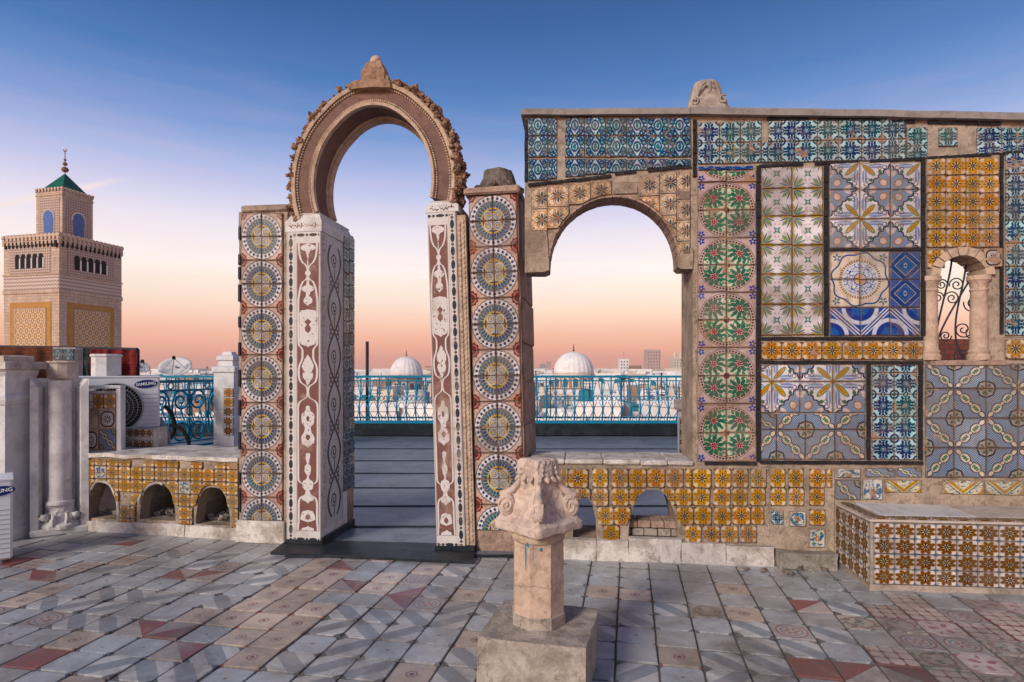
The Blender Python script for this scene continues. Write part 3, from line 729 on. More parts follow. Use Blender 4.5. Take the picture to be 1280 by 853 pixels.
for k, l in pts.items():
    for (px, py) in l:
        b = min(grid, key=lambda q: (proj(*grid[q])[0]-px)**2+9*(proj(*grid[q])[1]-py)**2)
        kind.setdefault(b, k)
rf = random.Random(11)
def vis(c):
    x, y = proj(*c); return -25 < x < 1305 and y < 868
seen = sorted([q for q in grid if vis(grid[q])], key=lambda q: grid[q].y)
near = set(seen[:300])
FM = {}
def floor_mesh(k, r):
    if (k, r) in FM: return FM[(k, r)]
    h, b, t = .5, .022, .016; vs = []
    for e, z in ((h, -t), (h, -.0035), (h-b, 0)): vs += [(-e, -e, z), (e, -e, z), (e, e, z), (-e, e, z)]
    fs = [(8, 9, 10, 11)]
    for a in (0, 4):
        for i in range(4): j = (i+1) % 4; fs.append((a+i, a+j, a+4+j, a+4+i))
    me = bpy.data.meshes.new('floor_tile'); me.from_pydata(vs, [], fs); me.materials.append(MATS['floor_'+k])
    ul = me.uv_layers.new(name='UVMap')
    for l in me.loops:
        co = me.vertices[l.vertex_index].co; ul.data[l.index].uv = rotuv(co.x+.5, co.y+.5, r)
    FM[(k, r)] = me; return me
rest = MB(); ruv = []
for q in sorted(grid):
    c = grid[q]; k = kind.get(q)
    if not k:
        x, y = proj(*c); w = rf.random()
        k = 'grey' if w < .86 else 'band' if w < .95 else 'peach' if w < .97 else 'circle'
        if x < 620 and y > 735 and w < .24: k = 'band'
        if 640 < x < 1000 and y > 770 and w < .25: k = 'band'
        if 270 < x < 600 and 695 < y < 810 and .3 < w < .62: k = 'peach' if w < .45 else 'circle' if w < .5 else 'tri' if w < .54 else 'pink'
        if x > 1100 and y > 745: k = rf.choice(['mixed', 'lattice', 'circle', 'grey', 'mixed'])
    r = rf.randrange(4); wide = .006 if c.x < .3 else .009
    sx = PT-wide; sy = PT-.010
    z = rf.uniform(-.004, .004); rx, ry = rf.uniform(-1, 1)*.012, rf.uniform(-1, 1)*.012; rz = -YAW+rf.uniform(-1, 1)*.018
    if q in near:
        o = bpy.data.objects.new('floor_tile', floor_mesh(k, r)); C.objects.link(o); o.parent = floor
        o.location = (c.x, c.y, z); o.rotation_euler = (rx, ry, rz); o.scale = (sx, sy, 1)
    else:
        me = floor_mesh(k, r); cs, sn = math.cos(rz), math.sin(rz)
        vs = [(c.x+cs*v.co.x*sx-sn*v.co.y*sy, c.y+sn*v.co.x*sx+cs*v.co.y*sy, v.co.z+z) for v in me.vertices]
        rest.add(vs, [tuple(p.vertices) for p in me.polygons], FK.index(k))
        for p in me.polygons:
            for l in p.loop_indices: ruv.append(tuple(me.uv_layers[0].data[l].uv))
ro = rest.build('floor_tiles', ['floor_'+k for k in FK], floor)
ul = ro.data.uv_layers.new(name='UVMap')
for i, c in enumerate(ruv): ul.data[i].uv = c
tag(ro, kind='stuff')

terrace = tag(MB().box(-9, 9, 6.602, 13.9, -.35, -.012).build('terrace_floor', 'membrane'), kind='structure')
ys_ = [4.72, 5.6, 6.45, 7.45, 8.5, 9.7, 11.2, 13.3]
for i, (a, b) in enumerate(zip(ys_, ys_[1:])):
    tl = rf.uniform(-.004, .004); s0 = (-.010 if i else -.007)
    mb = MB(); n = 40; x0, x1 = (-1.72, .4) if i == 0 else (-7.5, 7.5)
    top = [[(x0+(x1-x0)*k/n, yy+tl*(x0+(x1-x0)*k/n)+.012*noise.noise(Vector((k*.35, i*3.1+yy, 0))), zz+.003*noise.noise(Vector((k*.4, yy*2, 5)))) for k in range(n+1)] for yy, zz in ((a-.10, .0), (a-.10, .012), ((a+b)/2, .010), (b, .004), (b, -.004))]
    o = mb.loft(top, False, False, closed=False).build('roofing_sheet', 'membrane', terrace)
    MB().loft([[(p[0], p[1]+q, p[2]+zz) for p in top[1]] for q, zz in ((-.03, -.012), (-.018, .003), (.012, .004), (.022, -.002))], False, False, closed=False).build('lap_seam', 'black_membrane', terrace)
ground = tag(MB().box(-2350, 2350, 14.5, 2350, -12.5, -12).build('ground', 'city_ground'), kind='structure')

# ------------------------------------------------------------------ horseshoe gateway
gate = fthing(FG, 'horseshoe_gateway', 'tall horseshoe arch gateway with brown ring on inlaid marble and rosette-tiled piers', 'gateway')
fr = FG
# pier with the blue rosettes beside the niche bench, and the deep marble pier
uA, uB = fr.u(299), fr.u(358); zt = fr.z(328, 264)
pier = rough_box(uA, uB+.01, .0, .50, -.01, zt, .045, .007, 8, 1).build('pier', 'plaster', gate)
MB().bbox(uA-.012, uB-.004, -.03, .04, .0, fr.z(330, 651), .006).jitter(.006, 9, 2).build('plinth', 'lime', pier)
MB().bbox(uA+.02, uB+.01, -.02, .50, zt-.01, zt+.045, .012).jitter(.012, 9, 4).build('cap', 'plaster', pier)
xs = [302.5, 328.4, 354.5]; ysr = [267, 296.5, 326, 355.5, 385, 414.5, 444, 474, 503.6, 533, 562.7, 592, 621.7, 651]
panel(pier, fr, xs, ysr, lambda i, j: ('tile_rosette', quarter(i, j)), -.003)
for (a, b) in [(283, 300), (318, 332), (334, 350), (356, 378), (396, 410), (428, 445), (462, 484), (500, 520), (540, 562), (590, 606), (610, 640)]:
    tile(pier, 'black_tile', fr.u(298.6), fr.u(302), fr.z(300, b), fr.z(300, a), -.003, name='border_tile')
def marble_pier(uL, uR, zTop, flip, parent, name='pier', depth=.52, w=.045, loc=None, bead_black_base=True):
    W = uR-uL; key = 'inlay_%d' % flip
    mat(key, inlay(W, zTop-.03))
    b = MB().bbox(uL, uR, -w, depth-w, .0, zTop, .006).build(name, 'marble', parent, loc=loc)
    uvf = (lambda co: (co.x-uL, co.z-.03)) if not flip else (lambda co: (uR-co.x, co.z-.03))
    MB().box(uL+.004, uR-.004, -w-.008, -w+.004, .03, zTop-.002).build('inlaid_panel', key, b, uvf=uvf)
    return b
uC, uD = fr.u(358.5, .045), fr.u(401.5, .045); zm = fr.z(380, 290, .045)
mp = marble_pier(uC, uD, zm, 0, gate)
# side of the deep pier: scroll panel, then strips of glazed tile
mat('scroll_panel', scroll(.40, zm-.16))
MB().box(uD-.002, uD+.010, -.02, .36, .14, zm-.02).build('side_panel', 'scroll_panel', mp, uvf=lambda co: (co.y+.02, co.z-.14))
for q, (za, zb) in enumerate(zip(lin_steps(.36, zm+.06, 21), lin_steps(.36, zm+.06, 21)[1:])):
    o = tile(mp, 'tile_blue_medallion' if q in (5, 6) else 'tile_odd_flower' if 12 < q < 16 else ('tile_teal_star' if q % 3 else 'tile_blue_scroll'), -.055, .055, za, zb, 0, name='side_tile')
    o.location.x = uD+.002; o.location.y = .425; o.rotation_euler.z = R(90)+rt.uniform(-1, 1)*.01
MB().box(uD-.3, uD-.001, .48, .61, .0, zm+.10).build('back_pier', 'plaster', mp)
for q, (za, zb) in enumerate(zip(lin_steps(.36, zm+.08, 21), lin_steps(.36, zm+.08, 21)[1:])):
    o = tile(mp, ['tile_blue_scroll', 'tile_teal_star', 'tile_odd_flower'][(q*7) % 3], -.06, .06, za, zb, 0, name='side_tile')
    o.location.x = uD+.002; o.location.y = .545; o.rotation_euler.z = R(90)+rt.uniform(-1, 1)*.01
MB().bbox(uC+.002, uD+.018, -.06, .46, -.002, .055, .006).build('foot_strip', 'black_membrane', mp)
MB().bbox(uD+.0005, uD+.022, -.055, .60, -.002, .075, .005).jitter(.006, 7).build('foot_strip', 'black_membrane', mp)

# leaning marble pier and the rosette pier next to it
LEAN = -.030
u0 = fr.u(546, .045); u1 = fr.u(583, .045); zr = fr.z(552, 266, .045)
rp = marble_pier(0, u1-u0-.004, zr, 1, gate, loc=(u0, 0, 0)); rp.rotation_euler = (0, LEAN, 0)
W = u1-u0
MB().bbox(-.01, W+.07, -.07, .50, -.002, .05, .006).jitter(.005, 8).build('foot_strip', 'black_membrane', rp)
mb = MB().box(W-.004, W+.068, -.038, .3, .04, zr-.03)
rm = mb.build('moulding_bed', 'mould', rp)
mb = MB(); nb = 64
for k in range(nb):
    z = .07+(zr-.13)*k/nb
    mb.blob((W+.018, -.040, z), .014, .012, .024, 6, 4, k*.7, .15)
    mb.blob((W+.050, -.040, z+.02), .010, .008, .018, 6, 4, k*.9, .15)
tag(mb.build('rope_moulding', 'mould', rp, smooth=True))
pw = fr.u(658)-fr.u(596)
rb = W+.072
zt2 = fr.z(617, 243)
rpier = rough_box(0, pw, .0, .85, -.01, zt2, .045, .006, 8, 5).build('pier', 'pinkstone', gate, loc=(u0+rb, 0, 0)); rpier.rotation_euler = (0, LEAN*.8, 0)
g = .2; tw = (pw-.012)/2; th_ = fr.z(617, 300)-fr.z(617, 332.2)
for j in range(14):
    for i in range(2):
        z1_ = zt2-.012-j*th_; 
        if z1_-th_ < .02: continue
        if (i, j) in ((0, 13),): continue
        tile(rpier, 'tile_rosette', .004+i*tw, .004+(i+1)*tw, z1_-th_, z1_, -.003, quarter(i, j))
MB().bbox(-.03, pw+.02, -.05, .55, zt2-.008, zt2+.05, .014).jitter(.016, 8, 3).build('cap', 'pinkstone', rpier)
# jamb stones on the side of this pier, facing the round arch
for k, (za, zb) in enumerate([(0.62, .98), (.98, 1.32), (1.32, 1.62), (1.62, 1.98), (1.98, 2.3)]):
    MB().bbox(pw-.01, pw+.012+.006*(k % 2), .06, .80, za+.006, zb-.006, .008).jitter(.006, 6, k).build('jamb_stone', 'pinkstone', rpier)

# arch ring: an upright ellipse, slightly pointed, its two ends at different heights
cu, cz = fr.u(467), fr.z(466, 229); s_ = fr.u(467)-fr.u(466)
def arc(rx, rz, a, pt=1.0):
    x = rx*math.sin(a); z = rz*math.cos(a)
    z += max(0, math.cos(a)-.80)*rz*.22*pt
    return cu+x*s_, cz+z*s_
AL, AR = -R(112), R(104)
def ang(k, n): return AL+(AR-AL)*k/n
def ring_loft(name, prof, m, n=72, parent=gate, smooth=False, seed=0, amp=0):
    """prof: list of (rx, rz, y) round the section"""
    rings = []
    for k in range(n+1):
        a = ang(k, n); r_ = []
        for rx, rz, y in prof:
            u_, z_ = arc(rx, rz, a); r_.append((u_, y, z_))
        rings.append(r_)
    mb = MB().loft(rings)
    if amp: mb.jitter(amp, 9, seed)
    return mb.build(name, m, parent, smooth)
archp = ring_loft('arch_ring', [(74, 88, -.02), (98, 110, -.02), (98, 110, .27), (74, 88, .27)], 'ringbrown')
ring_loft('outer_moulding', [(97, 109, -.045), (101, 113, -.05), (103, 115, -.03), (103, 115, .26), (97, 109, .24)], 'mould', parent=archp)
ring_loft('inner_moulding', [(73, 87, -.045), (76.5, 90.5, -.05), (77.5, 91.5, -.03), (76, 90, .0), (73, 87, .0)], 'mould', parent=archp)
ring_loft('back_moulding', [(71, 85, .22), (74, 88, .20), (75, 89, .30), (71, 85, .30)], 'mould', parent=archp)
nb = 120
for rx, rz in ((95, 107), (79, 93), (71.5, 85.5)):
    mb = MB()
    for k in range(nb):
        a = ang(k+.5, nb); u_, z_ = arc(rx, rz, a); y = -.025 if rx > 75 else .22
        mb.blob((u_, y, z_), .0105, .012, .0105, 5, 3, k, .1)
    tag(mb.build('bead_moulding', 'mould', archp, smooth=True), kind='stuff')
rc = random.Random(5); nb = 64
for side in (-1, 1):
    mb = MB()
    for k in range(nb):
        a = ang(k+.3, nb)
        if abs(a) < .17 or a*side < 0: continue
        for q in range(10):
            aa = a+rc.uniform(-.03, .03); rr = rc.uniform(101, 106 if a < 0 else 110)
            u_, z_ = arc(rr, rr+12, aa)
            r0 = rc.uniform(.010, .027)
            mb.blob((u_, rc.uniform(-.05, .15), z_), r0, r0*1.2, r0*rc.uniform(.7, 1.2), 7, 5, rc.random()*50, .6)
    tag(mb.build('carved_crest', 'carved', archp), kind='stuff')
# key block and worn finial on the crown
ut, ztp = arc(98, 107, 0)
fin = MB().loft([[(ut+sx*w, .05+sy*d, ztp+z) for sx, sy in ((-1, -1), (0, -1.1), (1, -1), (1.05, 0), (1, 1), (0, 1.1), (-1, 1), (-1.05, 0))] for w, d, z in ((.16, .12, -.02), (.165, .12, .03), (.13, .10, .055), (.085, .075, .07), (.095, .08, .10), (.09, .08, .14), (.07, .065, .20), (.06, .055, .225))]).jitter(.014, 14, 2).build('finial', 'carved', gate)
MB().blob((ut, .05, ztp+.245), .048, .045, .05, 10, 6, 3, .2).build('knob', 'mould', fin, smooth=True)
mb = MB()
for k in range(26):
    a = rc.uniform(0, 6.28); z = rc.uniform(.09, .20); w = .09-(z-.09)*.28
    mb.blob((ut+w*math.cos(a), .05+w*.85*math.sin(a), ztp+z), .022, .02, .026, 6, 4, k, .4)
mb.build('carved_leaf', 'carved', fin)
# impost blocks with a line of inscription
def impost(ua, ub, z0, z1, par, ink, seed, dep=.56):
    b = MB().loft([[(ua-e, -.05-e, z), (ub+e, -.05-e, z), (ub+e, dep, z), (ua-e, dep, z)] for e, z in ((.006, z0), (.006, z0+(z1-z0)*.55), (-.004, z0+(z1-z0)*.62), (-.028, z1-.012), (-.020, z1))]).build('impost', 'marble', par)
    q = random.Random(seed); x = ua+.03; zz = z0+(z1-z0)*.28; mb = MB()
    while x < ub-.04:
        w = q.uniform(.018, .036); k = q.randrange(4); pts_ = []
        for t in range(9):
            f = t/8; dz_ = [.010*math.sin(f*6.28), .014*math.sin(f*3.14), -.010*math.sin(f*3.14)+.006*math.sin(f*12), .018*(1-f)**2][k]
            pts_.append((x+w*f, -.0575, zz+dz_))
        mb.tube(pts_, .0026, 4)
        if q.random() < .5: mb.blob((x+w*.5, -.0575, zz+q.choice((-.016, .022))), .004, .002, .004, 5, 3)
        if q.random() < .3: mb.tube([(x+w*.9, -.0575, zz), (x+w*.95, -.0575, zz+.028)], .0026, 4)
        x += w*q.uniform(.85, 1.2)
    mb.build('inscription', ink, b); return b
impost(uC-.002, uD+.002, zm, fr.z(380, 268), mp, 'brick', 1)
ib = impost(0.0, W+.012, zr, zr+.095, rp, 'ink', 2, .46)
# threshold membrane
m4 = [G(338, 694), G(360, 678), G(594, 684), G(592, 706)]
mb = MB(); n = 24
rows = []
for f, z in ((0, .004), (0, .022), (.5, .026), (1, .024), (1, .004)):
    rows.append([tuple((m4[0]*(1-k/n)+m4[3]*(k/n))*(1-f)+(m4[1]*(1-k/n)+m4[2]*(k/n))*f+Vector((0, .008*noise.noise(Vector((k*.5, f*3, 1))), z+.003*noise.noise(Vector((k*.6, f*2, 0)))))) for k in range(n+1)])
tag(mb.loft(rows, False, False, closed=False).build('threshold_mat', 'black_membrane'), 'black bitumen strip laid across the threshold of the horseshoe gateway', 'threshold')

# broken dark capital on the rosette pier
bp = fr.O+Vector((fr.c, fr.s, 0))*fr.u(617)+Vector((-fr.s, fr.c, 0))*.22
bp.z = zt2+.042
bc = thing('broken_finial', 'broken dark stone finial standing on the pier between the two arches', 'finial', bp, fr.yaw); bc.scale = (1.25, 1.25, 1.12)
MB().lathe([(.10, .0), (.125, .02), (.12, .05), (.112, .09), (.10, .14), (.088, .185), (.06, .19)], 14).jitter(.016, 13, 4).build('stump', 'darkstone', bc)
mb = MB()
for k in range(7):
    a = k*.9; mb.blob((.12*math.cos(a), .12*math.sin(a), .035), .045, .045, .042, 8, 5, k, .35)
mb.build('carved_leaf', 'darkstone', bc)

# ------------------------------------------------------------------ tiled wall with the round arch
fr = FR
wall = fthing(FR, 'tiled_wall', 'high wall patched with many kinds of painted tiles, pierced by a round arch', 'wall')
TH = .5; TW = .17; TA = .24
uE = fr.u(656)
aL, aR, aC = fr.u(686), fr.u(848), fr.u(767); aZ = fr.z(767, 330); aT = fr.z(767, 246)
def archtop(u):
    c = (aL+aR)/2; h = (aR-aL)/2; t = max(0.0, 1-((u-c)/h)**2); return aZ+(aT-aZ)*math.sqrt(t)
zTop = fr.z(760, 146)
_tp = [(fr.u(x), fr.z(x, y)) for x, y in ((640, 147), (866, 146), (1073, 149), (1280, 154), (1420, 158))]
def topz(u):
    for (a, za_), (b, zb_) in zip(_tp, _tp[1:]):
        if u <= b: return za_+(zb_-za_)*(u-a)/(b-a)
    return _tp[-1][1]
zLow = fr.z(800, 577)
wu0, wu1 = fr.u(1170), fr.u(1232); wz0, wzs, wz1 = fr.z(1200, 451), fr.z(1200, 345), fr.z(1200, 318)
def wtop(u):
    c = (wu0+wu1)/2; h = (wu1-wu0)/2; t = max(0.0, 1-((u-c)/h)**2); return wzs+(wz1-wzs)*math.sqrt(t)
uEnd = fr.u(1300)+1.6
mb = MB()
holes_wall(mb, uE, fr.u(866), topz, aZ-.03, .0, TA, [(aL, aR, lambda u: aZ-.03, archtop)])
# the block between arch and window stands to the ground
holes_wall(mb, fr.u(866), fr.u(1060), topz, -.01, .0, TH, [], step=.25)
holes_wall(mb, fr.u(1060), uEnd, topz, -.01, .0, TW, [(wu0, wu1, lambda u: wz0, wtop)], step=.25)
body = mb.build('masonry', 'plaster', wall)
# springers of the round arch
MB().loft([[(uE+.004, -.012, z), (x, -.012, z), (x, TA-.02, z), (uE+.004, TA-.02, z)] for x, z in ((aL-.03, aZ-.055), (aL+.005, aZ-.04), (aL+.004, aZ+.03), (aL-.01, aZ+.2), (aL-.03, aZ+.34))]).jitter(.006, 8).build('springer', 'plaster', wall)
MB().loft([[(x, -.012, z), (fr.u(866), -.012, z), (fr.u(866), TA-.02, z), (x, TA-.02, z)] for x, z in ((aR+.02, aZ-.05), (aR-.004, aZ-.03), (aR-.002, aZ+.03), (aR+.015, aZ+.10))]).jitter(.006, 8, 3).build('springer', 'plaster', wall)
# brick lining of the arch
nv = 26; c_ = (aL+aR)/2; h_ = (aR-aL)/2
for k in range(nv):
    a0, a1 = math.pi*(k+.06)/nv, math.pi*(k+.94)/nv
    q = []
    for y in (-.004, TA-.01):
        for rr, a in ((0.0, a0), (0.0, a1), (1.0, a1), (1.0, a0)):
            e = .012+rr*.016
            q.append((c_-(h_-.004+rr*.014)*math.cos(a), y, aZ+((aT-aZ)-.004+rr*.014)*math.sin(a)))
    MB().add(q, [(0, 1, 2, 3), (7, 6, 5, 4), (0, 4, 5, 1), (1, 5, 6, 2), (2, 6, 7, 3), (3, 7, 4, 0)]).jitter(.003, 20, k).build('arch_brick', 'pinkstone', wall)
# coping in two lengths
for n_c, (a, b) in enumerate(((652, 861), (861.5, 1020), (1020.5, 1190), (1190.5, 1420))):
    e = .002 if n_c else 0.0; ua_, ub_ = fr.u(a), fr.u(b); dp_ = (TA+.03, TH+.03, TW+.03, TW+.03)[n_c]
    MB().loft([[(u_, -.05-e, topz(u_)+.001), (u_, dp_, topz(u_)+.001), (u_, dp_, topz(u_)+.05+e*2), (u_, -.04-e, topz(u_)+.05+e*2), (u_, -.05-e, topz(u_)+.04)] for u_ in lin_steps(ua_, ub_, 10)]).jitter(.004, 4, a).build('coping', 'coping', wall)
Y0 = -.004
# 1 blue scroll band over the arch
pn = slab(wall, fr, 660, 863, 148, 229, .0, .003)
pn2 = pn
xb = [660, 685, 696, 706, 731, 757, 783, 809, 835, 863]
def f1(i, j):
    if i in (1,): return ('tile_blue_scroll', 0, (0, 0, .45, 1)) if j < 2 else ('tile_blue_scroll', 0, (0, 0, .45, 1))
    if i == 2: return None if j < 2 else ('tile_blue_scroll', 0, (.5, 0, 1, 1))
    if j == 0: return ('tile_blue_scroll', 0, (0, 0, 1, .85))
    return 'tile_blue_scroll'
panel(pn, fr, xb, [148.5, 171, 197.5], f1, Y0)
for i in range(len(xb)-1):
    xm = (xb[i]+xb[i+1])/2; yb = 228-(xm-660)*.105; yt = 199.5
    if i == 2: continue
    tile(pn, 'tile_blue_scroll', fr.u(xb[i]), fr.u(xb[i+1]), fr.z(xm, yb), fr.z(xm, yt), Y0, 0, (0, 1-min(1, (yb-yt)/27), 1, 1) if i != 1 else (0, 0, .45, 1))
black_h(pn, fr, 660, 764, 232, 221, 3.4, 7, Y0-.001); black_h(pn, fr, 768, 864, 218, 209, 3.2, 7, Y0-.001, (2,))
black_v(pn, fr, 868, 150, 222, 4, 5, Y0); black_v(pn, fr, 657.5, 150, 228, 2.6, 6, Y0)
black_h(pn, fr, 700, 740, 146, 146, 2.2, 4, Y0)
# 2 cream flower tiles in the spandrels (clipped to the arch by size)
sp = slab(wall, fr, 664, 863, 234, 244, .0, .002)
def spand(x0, x1, y0, y1, name='tile'):
    """a tile cut by the arch: polygon following the curve"""
    U0, U1, Z0, Z1 = fr.u(x0)+.002, fr.u(x1)-.002, fr.z((x0+x1)/2, y1)+.002, fr.z((x0+x1)/2, y0)-.002
    n = 10; lo = []
    for k in range(n+1):
        u_ = U0+(U1-U0)*k/n; a_ = archtop(u_)+.016 if aL < u_ < aR else -9
        if aL-.12 < u_ <= aL and False: a_ = -9
        lo.append((u_, max(Z0, a_)))
    lo = [(u_, min(z_, Z1)) for u_, z_ in lo]
    keep = [p for p in lo if p[1] < Z1-.004]
    if len(keep) < 3: return
    lo = keep; m_ = len(lo)
    vs = [(u_, 0, z_) for u_, z_ in lo]+[(u_, 0, Z1) for u_, z_ in lo]+[(u_, -.012, z_) for u_, z_ in lo]+[(u_, -.012, Z1) for u_, z_ in lo]
    fs = []
    for k in range(m_-1):
        fs += [(2*m_+k, 2*m_+k+1, 3*m_+k+1, 3*m_+k), (k, k+1, 2*m_+k+1, 2*m_+k), (m_+k+1, m_+k, 3*m_+k, 3*m_+k+1)]
    fs += [(0, 2*m_, 3*m_, m_), (m_-1, 2*m_-1, 4*m_-1, 3*m_-1)]
    sz = fr.u(x0+27)-fr.u(x0)
    o = MB().add(vs, fs).build(name, 'tile_cream_flower', sp, uvf=lambda co: ((co.x-U0)/sz, 1-(Z1-co.z)/sz))
    o.location.y = Y0-rt.uniform(0, .002); return o
for (a, b, ys2) in [(664, 684, (235, 262, 289)), (684, 711, (232, 259, 286)), (711, 738, (229, 256)), (738, 764, (226, 252)), (798, 824, (219, 246, 272)), (824, 845, (216, 243, 270, 297)), (845, 862, (214, 250, 276, 302, 318))]:
    for c, d in zip(ys2, ys2[1:]): spand(a, b, c, d)
MB().bbox(fr.u(766), fr.u(797), -.014, .02, fr.z(780, 243), fr.z(780, 233), .004).build('plaster_patch', 'plaster', wall)
# 3 column of green wreaths
pn = slab(wall, fr, 870, 945, 214, 577, .0, .003)
panel(pn, fr, [871, 907.5, 945], [229, 263.5, 298, 332, 366, 400.5, 435, 470, 505, 541, 577], lambda i, j: ('tile_green_wreath', quarter(i, j)), Y0)
panel(pn, fr, [871, 907.5, 945], [214.5, 228.5], lambda i, j: ('tile_green_wreath', quarter(i, 1), (0, 0, 1, .42)), Y0)
for i, (a, b) in enumerate(((872, 891), (892, 914), (915, 941))): tile(pn, 'tile_blue_diamond', fr.u(a), fr.u(b), fr.z(a, 213.5), fr.z(a, 209), Y0, 0, (.3, .3, .7, .5), name='border_tile')
black_v(pn, fr, 947.6, 208, 577, 4.4, 17, Y0)
black_h(pn, fr, 880, 946, 579, 579.5, 3, 4, Y0)
# 4 teal band under the coping
pn = slab(wall, fr, 870, 1290, 152, 206, .0, .0025)
xt = [872, 899, 925, 951, 959, 976, 993, 1021, 1047, 1076, 1101, 1122, 1132, 1158, 1172, 1196, 1219, 1250, 1269, 1296, 1322]
mr = random.Random(4)
def f4(i, j):
    if (i, j) in ((3, 0), (12, 0), (12, 1), (14, 0), (14, 1), (15, 1), (6, 9), (16, 1), (3, 9)): return None
    w = xt[i+1]-xt[i]
    return ('tile_teal_star', mr.randrange(4), (0, 0, min(1, w/26), 1)) if w < 22 else ('tile_teal_star', mr.randrange(4))
panel(pn, fr, [x for x in xt if x < 1135], [154, 180, 206], f4, Y0, slope=-.02)
xt = [x for x in xt if x >= 1130]
panel(pn, fr, xt, [160, 184], lambda i, j: None if i in (1, 3) else 'tile_teal_star', Y0-.001)
panel(pn, fr, xt, [184, 200], lambda i, j: None if i in (1, 2, 3) else ('tile_teal_star', 0, (0, .35, 1, 1)), Y0-.001, slope=-.06)
black_h(pn, fr, 948, 1155, 208.5, 199, 3.2, 15, Y0-.002, (4, 9)); black_h(pn, fr, 1158, 1330, 199, 187, 3.2, 13, Y0-.002, (6,))
black_h(pn, fr, 958, 1100, 149.8, 151.5, 3, 11, Y0-.002, (4,)); black_h(pn, fr, 1112, 1250, 152.5, 156, 3, 9, Y0-.002, (2,))
# 5 white star panel
pn = slab(wall, fr, 949, 1030, 209, 424, .0, .003)
panel(pn, fr, [951, 989.5, 1028], [210, 236.5, 271, 307, 343.5, 381, 419.5], lambda i, j: ('tile_white_star', 0) if j else ('tile_white_star', 0, (0, 0, 1, .72)), Y0)
black_v(pn, fr, 1032, 208, 420, 5, 10, Y0)
# 6 leaf diamonds, and the mixed blue group below
pn = slab(wall, fr, 1035, 1152, 203, 312, .0, .003)
panel(pn, fr, [1036, 1074, 1112, 1150], [204, 238, 274.5, 311], lambda i, j: ('tile_leaf_diamond', quarter(i+(0 if j else 0), j+1)), Y0)
black_h(pn, fr, 1036, 1150, 313, 313, 2.2, 6, Y0); black_v(pn, fr, 1153, 200, 420, 4.6, 11, Y0)
pn = slab(wall, fr, 1035, 1152, 315, 421, .0, .003)
def f6(i, j):
    if j == 2: return ('tile_blue_ring', (i+1) % 2)
    if i == 2: return ('tile_blue_diamond', 0)
    return ('tile_beaded_arc', quarter(i, j))
panel(pn, fr, [1036, 1074, 1111, 1149], [315, 350, 385, 420], f6, Y0)
# 7 ochre strip between black lines
pn = slab(wall, fr, 949, 1154, 426, 451, .0, .003)
panel(pn, fr, lin_steps(951, 1153, 8), [427.5, 450], lambda i, j: 'tile_ochre_flower', Y0)
black_h(pn, fr, 951, 1153, 423.5, 423.5, 3.6, 15, Y0-.001); black_h(pn, fr, 951, 1153, 453, 453.4, 3.4, 14, Y0-.001)
# 8 orange flowers round the little window
pn = slab(wall, fr, 1155, 1249, 196, 311, .0, .003)
panel(pn, fr, [1157, 1181, 1206, 1222, 1247.5], [198, 220, 242, 264.5, 287, 310], lambda i, j: ('tile_orange_flower', 0, (0, 0, 1, 1)) if i != 2 else ('tile_orange_flower', 0, (.15, 0, .85, 1)), Y0)
tile(pn, 'tile_ochre_flower', fr.u(1157), fr.u(1180), fr.z(1168, 336), fr.z(1168, 312), Y0)
tile(pn, 'tile_grey_flower', fr.u(1226), fr.u(1250), fr.z(1238, 335), fr.z(1238, 311), Y0-.012)
black_v(pn, fr, 1250.8, 192, 418, 3.6, 12, Y0)
# 9 teal column, ochre tiles under it, and the next bays beyond
pn = slab(wall, fr, 1252, 1282, 188, 422, .0, .003)
panel(pn, fr, [1255, 1280], lin_steps(190, 420, 8), lambda i, j: ('tile_teal_star', j % 4), Y0)
black_v(pn, fr, 1283, 188, 420, 3.6, 12, Y0)
panel(pn, fr, [1255, 1280, 1305, 1330], [424, 449], lambda i, j: 'tile_ochre_flower', Y0)
panel(pn, fr, lin_steps(1288, 1480, 5), lin_steps(200, 420, 6), lambda i, j: ('tile_leaf_diamond', quarter(i, j)), Y0)
# 10 leaf diamonds over medallions
pn = slab(wall, fr, 949, 1083, 455, 577, .0, .003)
panel(pn, fr, [951, 964, 999, 1040, 1081], [456.5, 477, 516], lambda i, j: ('tile_leaf_diamond', quarter(i, j), (.62, 0, 1, 1) if i == 0 else ((0, 0, 1, .55) if j == 0 else (0, 0, 1, 1))), Y0)
panel(pn, fr, [951, 970, 1006, 1043, 1081], [517, 537, 574.5], lambda i, j: ('tile_blue_medallion', (i+j) % 2, (.45, 0, 1, 1) if i == 0 else ((0, 0, 1, .55) if j == 0 else (0, 0, 1, 1))), Y0)
black_v(pn, fr, 1084.5, 456, 575, 4.4, 9, Y0); black_h(pn, fr, 949, 1153, 577.5, 578.5, 3.8, 14, Y0-.001)
# 11 teal pairs
pn = slab(wall, fr, 1087, 1150, 455, 576, .0, .003)
panel(pn, fr, [1089, 1116.5, 1145], [456.5, 466, 493, 521, 548, 574.5], lambda i, j: ('tile_teal_star', (i+j) % 4, (0, 0, 1, .36) if j == 0 else (0, 0, 1, 1)), Y0)
black_v(pn, fr, 1149.5, 456, 575, 4.8, 9, Y0)
# 12 large field of blue medallions
pn = slab(wall, fr, 1153, 1400, 452, 598, .0, .003)
panel(pn, fr, [1155, 1191, 1231, 1271, 1311, 1351], [454, 486, 523, 560, 597], lambda i, j: ('tile_blue_medallion', (i+j) % 2), Y0)
